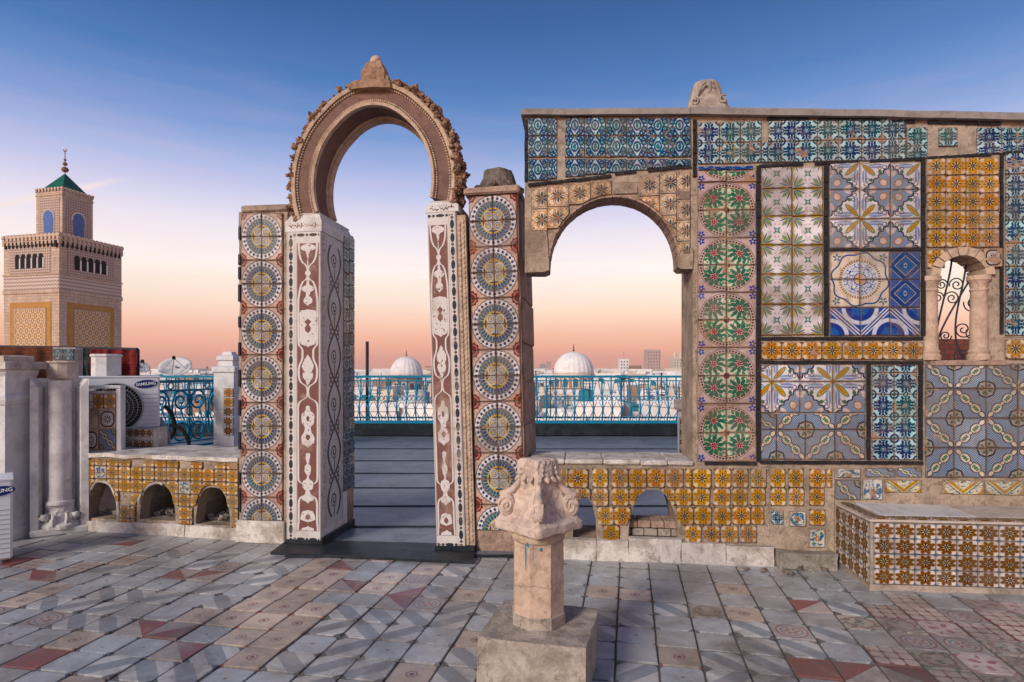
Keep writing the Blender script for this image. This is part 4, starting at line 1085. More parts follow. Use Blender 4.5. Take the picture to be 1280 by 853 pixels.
# 13 odd tiles along the foot
pn = slab(wall, fr, 1040, 1290, 582, 624, .0, .002, 'plaster')
for x0, x1, y0, y1, m_ in [(1043, 1075, 599, 624, 'tile_blue_medallion'), (1045, 1075, 585, 597, 'tile_odd_flower'), (1077, 1102, 598, 624, 'tile_odd_flower'), (1080, 1118, 585, 596, 'tile_blue_medallion'), (1120, 1151, 584, 596, 'tile_blue_medallion'), (1105, 1151, 599, 615, 'tile_chevron'), (1176, 1228, 599, 617, 'tile_chevron'), (1229, 1279, 600, 618, 'tile_chevron')]:
    tile(pn, m_, fr.u(x0), fr.u(x1), fr.z(x0, y1), fr.z(x0, y0), Y0, 0, (0, .3, 1, 1))
# little window: two colonnettes, arch stones, iron grille, red masonry behind
win = MB().bbox(wu0-.05, wu1+.12, -.03, TW+.02, wz0-.035, wz0+.004, .006).jitter(.004, 9).build('window_sill', 'pinkstone', wall)
for ux in (fr.u(1164.5), fr.u(1227)):
    r0 = .057
    c = MB().lathe([(r0*1.25, 0), (r0*1.3, .03), (r0*1.1, .045), (r0*1.18, .06), (r0*1.0, .08), (r0*.98, .12), (r0*.9, .50), (r0*.88, wzs-wz0-.12), (r0*1.02, wzs-wz0-.105), (r0*.9, wzs-wz0-.09), (r0*1.05, wzs-wz0-.05), (r0*1.3, wzs-wz0-.035), (r0*1.3, wzs-wz0-.004)], 20).build('colonnette', 'sandstone', wall, smooth=True, loc=(ux, .03, wz0+.004))
    sharp(c, 35)
for k in range(9):
    a0, a1 = math.pi*(k+.05)/9, math.pi*(k+.95)/9; cw = (wu0+wu1)/2; hw = (wu1-wu0)/2; q = []
    for y in (-.03, TW+.01):
        for e, a in ((-.012, a0), (-.012, a1), (.048, a1), (.048, a0)): q.append((cw-(hw+e)*math.cos(a), y, wzs+(wz1-wzs+e)*math.sin(a)))
    MB().add(q, [(0, 1, 2, 3), (7, 6, 5, 4), (0, 4, 5, 1), (1, 5, 6, 2), (2, 6, 7, 3), (3, 7, 4, 0)]).jitter(.004, 20, k).build('arch_stone', 'mould', wall)
def spiral(cx, cz, r, turns, a0, sgn=1, n=40, y=0.0, shrink=.85):
    return [(cx+r*(1-shrink*k/n)*math.cos(a0+sgn*turns*2*math.pi*k/n), y, cz+r*(1-shrink*k/n)*math.sin(a0+sgn*turns*2*math.pi*k/n)) for k in range(n+1)]
def bez(p, n=24):
    out = []
    for k in range(n+1):
        t = k/n; q = [Vector(v) for v in p]
        while len(q) > 1: q = [q[i]*(1-t)+q[i+1]*t for i in range(len(q)-1)]
        out.append(tuple(q[0]))
    return out
gy = .13
def W2(px, py): u_, z_ = fr.uz(px, py, -gy); return (u_, gy, z_)
grl = MB()
grl.tube(bez([W2(1190, 318), W2(1190, 350), W2(1168, 400), W2(1166, 455)]), .0065, 6)
g0 = grl.build('grille', 'iron', wall)
for pl in ([W2(1206, 318), W2(1214, 345), W2(1185, 400), W2(1188, 430), W2(1210, 456)], [W2(1218, 340), W2(1195, 380), W2(1172, 412), W2(1169, 440)], [W2(1226, 345), W2(1208, 370), W2(1210, 390), W2(1222, 402)]):
    MB().tube(bez(pl), .0065, 6).build('bar', 'iron', g0)
for px, py, r_, sg, a0 in ((1177, 356, 8, 1, -.3), (1196, 356, 10, -1, 3.4), (1172, 372, 8, 1, 0), (1190, 373, 10, -1, 3.2), (1216, 380, 12, 1, 2.9), (1204, 412, 12, -1, 0), (1216, 417, 9, 1, 2.5), (1182, 420, 8, -1, 0), (1200, 446, 9, 1, 1)):
    p_ = W2(px, py); rm_ = r_*(fr.u(1201)-fr.u(1200))
    MB().tube(spiral(p_[0], p_[2], rm_, 1.75, a0, sg, 36, gy), .0048, 5).build('scroll', 'iron', g0)
rw = P(1240, 424, 7.6)
tag(MB().box(-1.05, 1.2, 0, .25, -.01, rw.z).build('brick_wall', 'red_masonry', loc=(rw.x, rw.y, 0)), 'dark red masonry wall seen through the little grilled window', 'wall')

# carved white block on the coping
bp = fr.O+Vector((fr.c, fr.s, 0))*fr.u(888)+Vector((-fr.s, fr.c, 0))*.2; bp.z = topz(fr.u(888))+.05
cf = thing('coping_finial', 'pale carved stone capital set on the coping above the green wreath tiles', 'finial', bp, fr.yaw); cf.scale = (1, 1, 1.16)
def sq(w, z, k=.25): return [(w*a, w*b, z) for a, b in ((-1, -1+k), (-1+k, -1), (0, -1.02), (1-k, -1), (1, -1+k), (1.02, 0), (1, 1-k), (1-k, 1), (0, 1.02), (-1+k, 1), (-1, 1-k), (-1.02, 0))]
MB().loft([sq(w, z) for w, z in ((.155, 0), (.158, .045), (.145, .06), (.138, .09), (.118, .13), (.108, .17), (.100, .20), (.085, .235), (.05, .255))]).jitter(.006, 12, 3).build('block', 'blockstone', cf)
mb = MB()
for s in (-1, 1):
    mb.tube([(s*(.02+.11*t), -.155+.045*t, .20-.13*t+.02*math.sin(t*6)) for t in [k/10 for k in range(11)]], .011, 6)
    mb.tube(spiral(s*.105, .085, .032, 1.2, 1, s, 20, -.150), .008, 5)
mb.blob((0, -.105, .17), .035, .018, .045, 8, 5, 2, .3)
mb.build('carved_scroll', 'blockstone', cf, smooth=True)

# ------------------------------------------------------------------ low parapet with ochre tiles and arched openings
low = fthing(FR, 'low_parapet', 'low crumbling parapet clad in ochre flower tiles under the round arch', 'parapet')
lu0, lu1 = fr.u(660), fr.u(868)
def larch(x0, x1, yb, yt):
    a, b = fr.u(x0), fr.u(x1); zb, zt_ = fr.z((x0+x1)/2, yb), fr.z((x0+x1)/2, yt); c = (a+b)/2; h = (b-a)/2
    return (a, b, lambda u: zb, lambda u: zb+(zt_-zb)*max(0.0, 1-abs((u-c)/h)**2.6)**.55)
LH = [larch(785, 847, 674, 612), larch(716, 746, 674, 622)]
mb = MB(); holes_wall(mb, lu0, lu1, zLow-.02, -.01, -.012, .42, LH)
lb = mb.build('masonry', 'plaster', low)
for k, (a, b) in enumerate(((661, 706), (706.5, 754), (754.5, 800), (800.5, 834), (834.5, 866))):
    MB().bbox(fr.u(a), fr.u(b), -.035, .45, zLow-.025, zLow+.012, .01).jitter(.008, 10, k).build('ledge_slab', 'lime', low)
for k, (a, b, t_) in enumerate(((690, 745, 676), (745, 785, 677), (785, 850, 673), (850, 905, 677), (905, 965, 679))):
    bb = rough_box(fr.u(a)+.001, fr.u(b)-.001, -.060, .0, -.01, fr.z(800, t_, .05), .03, .008, 9, k+.5); bb.build('plinth', 'lime', low)
# bricks laid in the opening
for j, (yy, offs) in enumerate(((673, 0), (663, .5))):
    for i in range(-1, 4):
        a = 790+(i+offs)*17; b = a+16
        a, b = max(a, 783), min(b, 849)
        if b-a < 5: continue
        MB().bbox(fr.u(a), fr.u(b), .06, .26, fr.z(815, yy), fr.z(815, yy-9), .006).jitter(.005, 12, i+j).build('brick', 'blockstone' if j != 1 else 'pinkstone', low)
# ochre tiles
pn = MB().box(fr.u(868), fr.u(1042), -.012, .0, -.005, fr.z(950, 583)).build('rendered_face', 'plaster', low)
rows_ = [(585, 609, [(700, 710), (710, 735, 1), (740, 760), (764, 785), (786, 808), (809, 831), (832, 854), (855.5, 864, 2), (865, 888), (892, 913), (914, 934), (937, 957), (961, 980), (984, 1003), (1010, 1030), (1031, 1038, 2)]),
         (609.5, 631.5, [(718, 738), (740, 760), (764, 786), (786, 808), (824, 843), (843, 864), (865, 887), (890, 912), (914, 934), (936, 956), (961, 981), (984, 1004), (1010, 1029)]),
         (632.5, 655, [(746, 767), (767, 788), (844, 866), (867, 889), (891, 913), (914, 937), (938, 954)]),
         (655.5, 677.5, [(753, 774), (855, 876), (877, 899), (900, 922), (924, 945)])]
for y0, y1, l in rows_:
    for t in l:
        crop = (0, 0, .4, 1) if len(t) > 2 and t[2] == 2 else (0, 0, 1, 1)
        cut_tile(low, 'tile_ochre_flower', fr.u(t[0]), fr.u(t[1]), fr.z(t[0], y1), fr.z(t[0], y0), -.015, LH, crop, .006)
for x0, x1, y0, y1, m_ in ((963, 978, 637, 655, 'tile_teal_star'), (985, 1006, 638, 657, 'tile_odd_flower'), (1010, 1030, 636, 656, 'tile_ochre_flower'), (1010, 1030, 660, 683, 'tile_odd_flower')):
    tile(low, m_, fr.u(x0), fr.u(x1), fr.z(x0, y1), fr.z(x0, y0), -.015)
# worn concrete step in the corner, with a few fallen chips
tb = G(1010, 712)
st = rough_box(-.20, .19, -.02, .22, -.005, .115, .025, .014, 9, 9).build('stone_step', 'concrete'); st.location = (tb.x, tb.y, 0); st.rotation_euler.z = FR.yaw
tag(st, 'worn grey concrete step in the corner beside the tiled bench', 'step')
rc = random.Random(21)
for k, (px, py) in enumerate([(968, 697), (1000, 707), (1012, 709), (1030, 708), (1038, 706), (985, 712), (930, 707), (955, 709)]):
    p_ = G(px, py+6); s = rc.uniform(.014, .03)
    o = MB().blob((0, 0, s*.5), s*1.5, s, s*.7, 7, 5, k, .5).build('rubble_chip', 'darkstone' if k % 2 else 'concrete', loc=(p_.x, p_.y, 0)); o.rotation_euler.z = k
    tag(o, 'small chip of fallen masonry lying at the foot of the parapet', 'rubble', 'masonry chips on the floor')

# ------------------------------------------------------------------ tiled bench
c0 = G(1088, 737); cb = G(1046, 707); e1 = G(1280, 743)
bx = Vector((e1.x-c0.x, e1.y-c0.y)).normalized(); yb_ = math.atan2(bx.y, bx.x)
bench = thing('tiled_bench', 'low masonry bench faced with brown flower tiles against the tiled wall', 'bench', (c0.x, c0.y, 0), yb_)
BH = H-(652-HY)/F*c0.y; BW = 2.4
sl = Vector((cb.x-c0.x, cb.y-c0.y)); sl = Vector((sl.dot(bx), sl.dot(Vector((-bx.y, bx.x))))); 
dpt = sl.y; sk = sl.x
mb = MB().hexa([(0, 0, -.005), (BW, 0, -.005), (BW, dpt+.3, -.005), (sk, dpt, -.005), (0, 0, BH), (BW, 0, BH), (BW, dpt+.3, BH), (sk, dpt, BH)])
mb.build('masonry', 'mortar', bench)
MB().hexa([(-.012, -.014, BH+.002), (BW, -.014, BH+.002), (BW, dpt+.3, BH+.002), (sk-.012, dpt, BH+.002), (-.012, -.014, BH+.016), (BW, -.014, BH+.016), (BW, dpt+.3, BH+.016), (sk-.012, dpt, BH+.016)]).build('seat_edge', 'marble_warm', bench)
# seat slabs
sx_ = [.03, .62, 1.2, 1.8, 2.38]
for k, (a, b) in enumerate(zip(sx_, sx_[1:])):
    MB().bbox(a+.09, b+.086, .09, dpt+.22, BH+.014, BH+.022, .003).build('seat_slab', 'marble_warm' if k % 2 else 'marble', bench)
for k in range(17):
    o = tile(bench, 'tile_brown_flower', -.062, .062, -.04, .04, 0, crop=(0, .25, 1, .75), name='edge_tile', th=.006); o.location = (.065+k*.126, .035, BH+.018); o.rotation_euler = (R(-90), 0, 0)
n_ = 5; ln = math.hypot(dpt, sk); an = math.atan2(dpt, sk)
for k in range(n_):
    o = tile(bench, 'tile_brown_flower', -.055, .055, -.035, .035, 0, crop=(0, .25, 1, .75), name='edge_tile', th=.006); f = (k+.8)/n_*.9
    o.location = (sk*f+.05, dpt*f+.02, BH+.018); o.rotation_euler = (R(-90), 0, an)
tz = (BH-.045)/4
for j in range(4):
    for i in range(18):
        tile(bench, 'tile_brown_flower', .015+i*.1255, .015+(i+1)*.1255, .04+j*tz, .04+(j+1)*tz, -.002, jit=.6, gap=.003)
    for i in range(5):
        w = ln/5; f = (i+.5)/5
        o = tile(bench, 'tile_brown_flower', -w/2, w/2, .04+j*tz, .04+(j+1)*tz, 0, jit=.6, gap=.003, name='side_tile')
        o.location.x = sk*f-.003; o.location.y = dpt*f-.001; o.rotation_euler.z = an+math.pi
MB().hexa([(-.015, -.02, -.004), (BW, -.02, -.004), (BW, .02, -.004), (.0, .02, -.004), (-.01, -.014, .038), (BW, -.014, .038), (BW, .02, .038), (0, .02, .038)]).build('kerb', 'mortar', bench)

# ------------------------------------------------------------------ pedestal: plinth block, octagonal shaft, inverted capital
py_ = -R(14.7)
pc_ = Vector((.136, 2.84))
ZB, ZS = .236, .672
pl = rough_box(-.24, .24, -.225, .225, -.005, ZB, .018, .0065, 11, 3).build('plinth_block', 'blockstone'); pl.location = (pc_.x, pc_.y, 0); pl.rotation_euler.z = py_
tag(pl, 'rough square stone plinth block standing on the tiled floor under the octagonal column', 'plinth')
sh = thing('octagonal_column', 'short octagonal sandstone column with turquoise paint drips standing on the plinth block', 'column', (.124, 2.86, ZB-.002), R(2))
o8 = math.pi/8
MB().lathe([(.127, 0), (.129, .05), (.124, .058), (.1235, ZS-ZB-.055), (.120, ZS-ZB-.045), (.120, ZS-ZB)], 8, rot=o8).jitter(.002, 12).build('shaft', 'sandstone', sh)
MB().lathe([(.116, ZS-ZB-.052), (.124, ZS-ZB-.045), (.127, ZS-ZB-.03), (.124, ZS-ZB-.015), (.116, ZS-ZB-.008)], 24).build('neck_ring', 'mould', sh, smooth=True)
MB().lathe([(.129, .001), (.1315, .004), (.1315, .052), (.128, .055)], 8, rot=o8).jitter(.003, 14).build('base_band', 'blockstone', sh)
mb = MB()
for a, z0, z1, w in ((-2.15, .26, .41, .004), (-2.02, .37, .42, .012), (-1.75, .385, .41, .009), (-1.86, .30, .40, .003), (-1.55, .36, .375, .006)):
    r_ = .1165
    mb.blob((r_*math.cos(a), r_*math.sin(a), (z0+z1)/2), w, w*.6+.002, (z1-z0)/2, 8, 6, a, .3)
mb.build('paint_drip', 'blue_paint', sh)
cp = thing('carved_capital', 'weathered pink stone capital with corner volutes, upside down on the octagonal column', 'capital', (.124, 2.86, ZS-.004), R(45)+py_+R(12))
def capring(h, z, cc, n=14):
    """square half side h, sides hollowed by cc, corners rounded"""
    out = []
    for k in range(4):
        a = k*math.pi/2
        for t in range(n):
            f = t/n; x = -h+2*h*f; y = -h+cc*math.sin(math.pi*f)
            e = min(f, 1-f); x *= (1-.035*max(0, 1-e*14)); y *= (1-.035*max(0, 1-e*14))
            out.append((x*math.cos(a)-y*math.sin(a), x*math.sin(a)+y*math.cos(a), z))
    return out
prof = [(.128, 0, .0), (.148, .003, .003), (.151, .012, .004), (.151, .042, .005), (.144, .048, .010), (.130, .062, .024), (.117, .10, .034), (.103, .13, .036), (.088, .16, .032), (.076, .185, .024), (.068, .21, .014), (.065, .235, .006), (.067, .265, .0), (.070, .295, .0), (.070, .318, .0), (.062, .330, .0)]
rings = []
for i in range(len(prof)-1):
    for q in range(4):
        f = q/4; rings.append([prof[i][k]*(1-f)+prof[i+1][k]*f for k in range(3)])
rings.append(list(prof[-1]))
mb = MB().loft([capring(h, z, cc, 26) for h, z, cc in rings])
def erode(v):
    p = Vector(v); z = p.z
    a = math.atan2(p.y, p.x); rr = math.hypot(p.x, p.y)
    k = 0.0
    if z > .20:                                   # worn leaf fringe round the drum
        w = min(1, (z-.20)/.03)
        k += w*(.011*abs(math.sin(a*7+.6*math.sin(z*30)))-.008+.006*noise.noise(Vector((a*6, z*30, 0))))
    if .05 < z < .21:                             # scrolling tracery on the hollow faces
        w = min(1, (z-.05)/.02, (.21-z)/.03); b = (a % (math.pi/2))-math.pi/4
        k += w*(.009*math.sin(abs(b)*16+z*70)*math.cos(z*46-abs(b)*6)+.004*noise.noise(Vector((b*14, z*60, 2))))
    k += .004*noise.noise(p*34)+.006*noise.noise(p*12+Vector((3, 1, 2)))
    if z < .05: k *= .45
    f = 1+k/max(rr, .02) if rr > .03 else 1
    return (p.x*f, p.y*f, z+.005*noise.noise(p*14))
mb.v = [erode(v) for v in mb.v]
mb.build('bell', 'capstone', cp, smooth=True)
for k in range(4):
    a = R(45)+k*R(90); ca, sa = math.cos(a), math.sin(a)
    v = MB()
    pth = [(.082, .262), (.086, .235), (.096, .195), (.122, .175), (.150, .168), (.172, .150)]
    v.tube(bez([(r_*ca, r_*sa, z) for r_, z in pth], 14), [.010+.0009*q for q in range(15)], 8)
    rings_v = []
    for q in range(11):                           # flat-sided scroll body at the corner
        t = -1+2*q/10; w = .024*math.cos(t*1.2)**.5 if abs(t) < 1 else .012
        f = .72+.28*math.cos(t*1.1)
        rings_v.append([((.150+.042*f*math.cos(b))*ca-t*.022*sa, (.150+.042*f*math.cos(b))*sa+t*.022*ca, .112+.056*f*math.sin(b)) for b in [m_*math.pi/8 for m_ in range(16)]])
    v.loft(rings_v)
    for sg in (-1, 1):
        cx_, cy_ = .152*ca-sg*.020*sa, .152*sa+sg*.020*ca
        v.tube([(cx_+ca*.034*(1-t*.085)*math.cos(t), cy_+sa*.034*(1-t*.085)*math.cos(t), .112+.044*(1-t*.085)*math.sin(t)) for t in [j*.45 for j in range(24)]], .0065, 6)
    v.jitter(.004, 26, k).build('volute', 'capstone', cp, smooth=True)
    for side in (-1, 0, 1):                      # acanthus leaves hanging from the drum
        aa = a+side*R(30); cb_, sb_ = math.cos(aa), math.sin(aa); rows_l = []
        r0_ = .088 if side == 0 else .072
        for q in range(9):
            f = q/8; wl = .022*(math.sin(math.pi*(.12+.80*f))**.8)*(1+.22*math.sin(f*22)); zz = .322-.095*f; rr_l = r0_+.002+.016*f**2+(.008 if f > .8 else 0)
            rows_l.append([(rr_l*cb_-e*wl*sb_-abs(e)*.008*cb_, rr_l*sb_+e*wl*cb_-abs(e)*.008*sb_, zz) for e in (-1, -.5, -.12, 0, .12, .5, 1)]+[((rr_l-.02)*cb_-e*wl*sb_, (rr_l-.02)*sb_+e*wl*cb_, zz) for e in (1, 0, -1)])
            rows_l[-1][3] = (rows_l[-1][3][0]-.005*cb_, rows_l[-1][3][1]-.005*sb_, zz)
        MB().loft(rows_l).jitter(.003, 30, k+side).build('carved_leaf', 'capstone', cp)

# ------------------------------------------------------------------ niche bench on the other side of the gateway
fr = FL
nb_ = fthing(FL, 'niche_bench', 'low ochre-tiled masonry bench with three arched niches', 'bench')
za = fr.z(200, 571); ua, ub = fr.u(106), fr.u(300)
NH = []
for x0, x1, yb2, yt in ((110, 149, 648, 603), (176, 221, 650, 605), (246, 289, 656, 609)):
    a, b = fr.u(x0), fr.u(x1); zb, zt_ = fr.z((x0+x1)/2, yb2), fr.z((x0+x1)/2, yt); c = (a+b)/2; h = (b-a)/2
    NH.append((a, b, (lambda zb: lambda u: zb)(zb), (lambda zb, zt_, c, h: lambda u: zb+(zt_-zb)*(1-min(1, abs((u-c)/h))**2.8)**.5)(zb, zt_, c, h)))
mb = MB(); holes_wall(mb, ua, ub, za-.02, -.01, -.012, .10, NH); mb.build('masonry', 'plaster', nb_)
mb = MB(); holes_wall(mb, ua, ub, za-.021, -.01, .10, .52, [(h[0]-.02, h[1]+.02, h[2], (lambda f, a, b: lambda u: f(min(max(u, a+.012), b-.012))+.015)(h[3], h[0], h[1])) for h in NH]); mb.jitter(.01, 9, 3).build('niche_walls', 'concrete', nb_)  # dark material on niche walls and back puts the niches' shade into the colour
MB().box(ua, ub, .52, .62, -.01, za-.021).build('back_core', 'concrete', nb_)
rough_box(ua-.01, ub-.005, -.03, .66, za-.02, za+.014, .04, .013, 6, 2).build('bench_top', 'lime', nb_)
for k, (a, b, t_) in enumerate(((106, 170, 653), (170, 235, 655), (235, 300, 659))):
    rough_box(fr.u(a)+.001, fr.u(b)-.001, -.045, .0, -.01, fr.z((a+b)/2, t_, .05), .025, .014, 8, k+3).build('plinth', 'lime', nb_)
for k, (a, b, zb, zt_) in enumerate(NH):       # broken limewashed lip round each niche, and rubble inside
    pts_ = []; lim = (3, 20, 23)[k] if k < 2 else 0
    for j in range(23 if k == 0 else 12):
        t = math.pi*(j+(0 if k == 0 else 2))/22; c = (a+b)/2; h = (b-a)/2+.010
        pts_.append((c-h*math.cos(t), -.014, zb(c)+(zt_(c)-zb(c)+.012)*math.sin(t)**.7))
    if k < 2: MB().tube(pts_, .015, 7).jitter(.012, 14, k).build('niche_lip', 'lime', nb_)
    for q in range(7):
        MB().blob((a+(b-a)*(.12+.125*q), .16+.07*(q % 3), zb((a+b)/2)+.015), .05, .05, .03+.012*(q % 3), 8, 5, q+k*3, .6).build('rubble', 'concrete', nb_)
rn = random.Random(8)
for j, (y0, y1) in enumerate(((573, 581), (581.5, 597), (597.5, 613), (613.5, 629), (629.5, 645), (645.5, 655))):
    for i in range(13):
        x0 = 106.5+i*14.9; x1 = x0+14.9; sh_ = (x0-107)*.028
        if j == 0 and i in (4, 8): continue
        if rn.random() < .05: continue
        m_ = 'tile_ochre_flower' if rn.random() > .07 else 'tile_odd_flower'
        cut_tile(nb_, m_, fr.u(x0), fr.u(x1), fr.z(x0, y1+sh_), fr.z(x0, y0+sh_), -.015, NH, (0, 0, 1, .55) if j == 0 else (0, .35, 1, 1) if j == 5 else (0, 0, 1, 1), .022)

# ------------------------------------------------------------------ reused marble column slab, white pier, cooling units
sY = 5.33
base = P(75, 600, sY)
cs_ = thing('marble_column_slab', 'white marble column set between two strips with an upturned carved capital at its foot', 'column', (base.x, base.y, 0), R(36))
k_ = sY/F; hw = .205; zt_ = H-(473-HY)*k_
MB().bbox(-hw, hw, .05, .22, -.005, zt_, .01).build('slab', 'marble', cs_)
for s_i in (-1, 1): MB().loft([[(s_i*hw, -.08, z), (s_i*(hw-.055-dx_), -.075, z), (s_i*(hw-.10-dx_), .06, z), (s_i*hw, .06, z)] for z, dx_ in ((0, 0), (.06, 0), (zt_-.08, 0), (zt_-.005, -.05))]).jitter(.003, 7).build('strip', 'marble', cs_)
MB().bbox(-hw-.002, hw+.002, -.10, .058, -.004, .06, .012).jitter(.008, 9).build('foot', 'marble', cs_)
c = MB().lathe([(.092, .245), (.108, .255), (.108, .28), (.094, .29), (.090, .33), (.088, .8), (.086, zt_-.02)], 24, (0, .0, 0)).build('shaft', 'marble', cs_, smooth=True); sharp(c)
c = MB().loft([[(x*w, y*w*.8+.01, z) for x, y in [(math.cos(t*math.pi/12), math.sin(t*math.pi/12)) for t in range(24)]] for w, z in ((.155, .05), (.160, .08), (.130, .11), (.115, .15), (.108, .19), (.106, .22), (.112, .25))]).jitter(.014, 18, 2).build('capital', 'marble', cs_)
mb = MB()
for s_i in (-1, 0, 1): mb.blob((s_i*.11, -.062, .15-.03*(s_i == 0)), .036, .034, .034, 9, 6, s_i+2, .35)
for s_i in (-.5, .5): mb.blob((s_i*.10, -.095, .13), .020, .02, .05, 8, 6, s_i+4, .4)
mb.build('volute', 'marble', c, smooth=True)
# stubs standing along the top
def stub(px, py, w, yt, Y, label, n, m, prof=None):
    b = P(px, py, Y); h = (py-yt)/F*Y; r_ = w/2/F*Y
    t = thing('marble_stub', label, 'column', (b.x, b.y, b.z), .2)
    MB().lathe([(r_*.96, 0), (r_, .03), (r_*.97, h*.8), (r_*.98, h*.86), (r_*1.08, h*.9), (r_*1.08, h-.008), (r_*1.0, h)], n, rot=o8).jitter(.003, 9).build('drum', m, t)
    return t
stub(78.5, 473.5, 33, 452, sY+.10, 'short weathered marble stub on top of the marble column slab', 10, 'marble_warm')
white_pier = thing('white_pier', 'whitewashed masonry pier with moulded cap beside the marble column slab', 'pier', (-4.17, 5.0, 0), -R(2))
def prof_box(mb, prof, cx=0, cy=.2):
    return mb.loft([[(cx-w, cy-w, z), (cx+w, cy-w, z), (cx+w, cy+w, z), (cx-w, cy+w, z)] for w, z in prof])
zc = H-(462-HY)/F*5.1
def pier_rings(prof): return [[(-.72-e, -e, z), (e, -e, z), (e, .30, z), (-.72-e, .30, z)] for e, z in prof]
MB().loft(pier_rings([(.02, 0), (.02, .10), (.0, .11), (.0, zc-.30), (.012, zc-.29), (.03, zc-.25), (.03, zc-.22), (.015, zc-.20), (.015, zc-.06), (.035, zc-.03), (.04, zc)])).jitter(.004, 6).build('shaft', 'limewhite', white_pier)
rough_box(-.80, .075, -.075, .36, zc, zc+.065, .04, .010, 7, 4).build('cap', 'lime', white_pier)
rough_box(-.74, .0, -.01, .30, zc+.065, zc+.115, .04, .012, 7, 6).build('cap_block', 'marble_warm', white_pier)
def text_mesh(s, size):
    cu_ = bpy.data.curves.new('lettering', 'FONT'); cu_.body = s; cu_.size = size; cu_.align_x = 'CENTER'; cu_.align_y = 'CENTER'; cu_.extrude = .001; cu_.offset = size*.02
    t = bpy.data.objects.new('lettering', cu_); C.objects.link(t)
    dg = bpy.context.evaluated_depsgraph_get(); dg.update()
    me = bpy.data.meshes.new_from_object(t.evaluated_get(dg)); bpy.data.objects.remove(t)
    me.materials.clear(); me.materials.append(MATS['print_white']); return me
def badge(par, x, z, y, w, h, tilt):
    n = 32; mb = MB(); mb.loft([[(w*math.cos(2*math.pi*k/n), yy, h*math.sin(2*math.pi*k/n)) for k in range(n)] for yy in (0, -.004)])
    b = mb.build('badge', 'navy', par, loc=(x, y, z)); b.rotation_euler = (0, -tilt, 0)
    me = text_mesh('SAMSUNG', h*1.05); xs_ = [v.co.x for v in me.vertices]; kx = 1.7*w/(max(xs_)-min(xs_))
    t = bpy.data.objects.new('lettering', me); C.objects.link(t); t.parent = b; t.location = (0, -.006, 0); t.rotation_euler = (R(90), 0, 0); t.scale = (kx, 1, 1)
# cooling unit behind the marble slab
Yc = 5.98
aL_, aR_, zB_, zT_ = P(90, 540, 5.74), P(200, 544, 6.14), P(180, 543, Yc).z, P(180, 471, Yc).z
ac = thing('cooling_unit', 'white outdoor air conditioner with round fan grille behind the marble column slab', 'air conditioner', (aL_.x, aL_.y, zB_), math.atan2(aR_.y-aL_.y, aR_.x-aL_.x))
w_ = (aR_-aL_).xy.length; h_ = zT_-zB_
MB().bbox(0, w_, 0, .32, 0, h_, .015).build('casing', 'white_metal', ac)
MB().bbox(-.006, w_+.006, -.006, .326, h_-.012, h_+.006, .004).build('lid', 'white_metal', ac)
for k in range(9): MB().box(w_*.62, w_-.02, -.003, .004, .05+k*h_*.075, .053+k*h_*.075).build('seam', 'grey_metal', ac)
fc = (w_*.47, h_*.47); fr_ = .235
fan = MB().lathe([(fr_, 0), (fr_, .012), (fr_-.01, .02), (.02, .02)], 40).build('fan_recess', 'dark', ac, loc=(fc[0], .004, fc[1])); fan.rotation_euler.x = R(90)
gr = MB()
for r_ in [fr_*q for q in (.18, .34, .5, .66, .82, 1.0)]:
    gr.tube([(r_*math.cos(t*.1571), r_*math.sin(t*.1571), .034) for t in range(41)], .0035 if r_ < fr_ else .008, 5)
for k in range(48):
    a = k*math.pi/24; gr.tube([(.04*math.cos(a), .04*math.sin(a), .034), (fr_*math.cos(a+.25), fr_*math.sin(a+.25), .034)], .0022, 4)
g_ = gr.build('fan_grille', 'grey_metal', ac, loc=(fc[0], .004, fc[1])); g_.rotation_euler.x = R(90)
badge(ac, w_*.83, h_*.87, -.002, .100, .040, .10)
MB().box(.1, .16, .02, .30, -zB_, -.002).build('leg', 'grey_metal', ac); MB().box(w_-.2, w_-.14, .02, .30, -zB_, -.002).build('leg', 'grey_metal', ac)
for q in range(2): MB().tube(bez([(w_-.03, .2, .12+.05*q), (w_+.14, .22, .05), (w_+.12, .25, -.25), (w_+.05+.04*q, .4, -zB_+.02)], 16), .012, 6).build('pipe', 'grey_metal', ac)
# second unit cut by the edge of the view
b0 = G(16, 703)
ac2 = thing('cooling_unit', 'white outdoor air conditioner standing on the floor in front of the white pier', 'air conditioner', (b0.x, b0.y, 0), R(40))
h2 = H-(598-HY)/F*b0.y
MB().bbox(-.80, 0, -.02, .30, .03, h2, .015).build('casing', 'white_metal', ac2)
MB().bbox(-.806, .006, -.026, .306, h2-.012, h2+.006, .004).build('lid', 'white_metal', ac2)
for x in (-.7, -.12): MB().box(x, x+.06, .0, .28, 0, .032).build('foot', 'grey_metal', ac2)
for k in range(10): MB().box(-.28, -.012, -.023, -.015, .08+k*.035, .083+k*.035).build('seam', 'grey_metal', ac2)
f2 = MB().lathe([(.22, 0), (.22, .012), (.21, .02), (.02, .02)], 36).build('fan_recess', 'dark', ac2, loc=(-.52, -.018, .3)); f2.rotation_euler.x = R(90)
g2 = inst(g_, ac2, (-.52, -.018, .3), (R(90), 0, 0), (.93, .93, 1), 'fan_grille')
badge(ac2, -.090, h2-.085, -.022, .105, .036, .10)

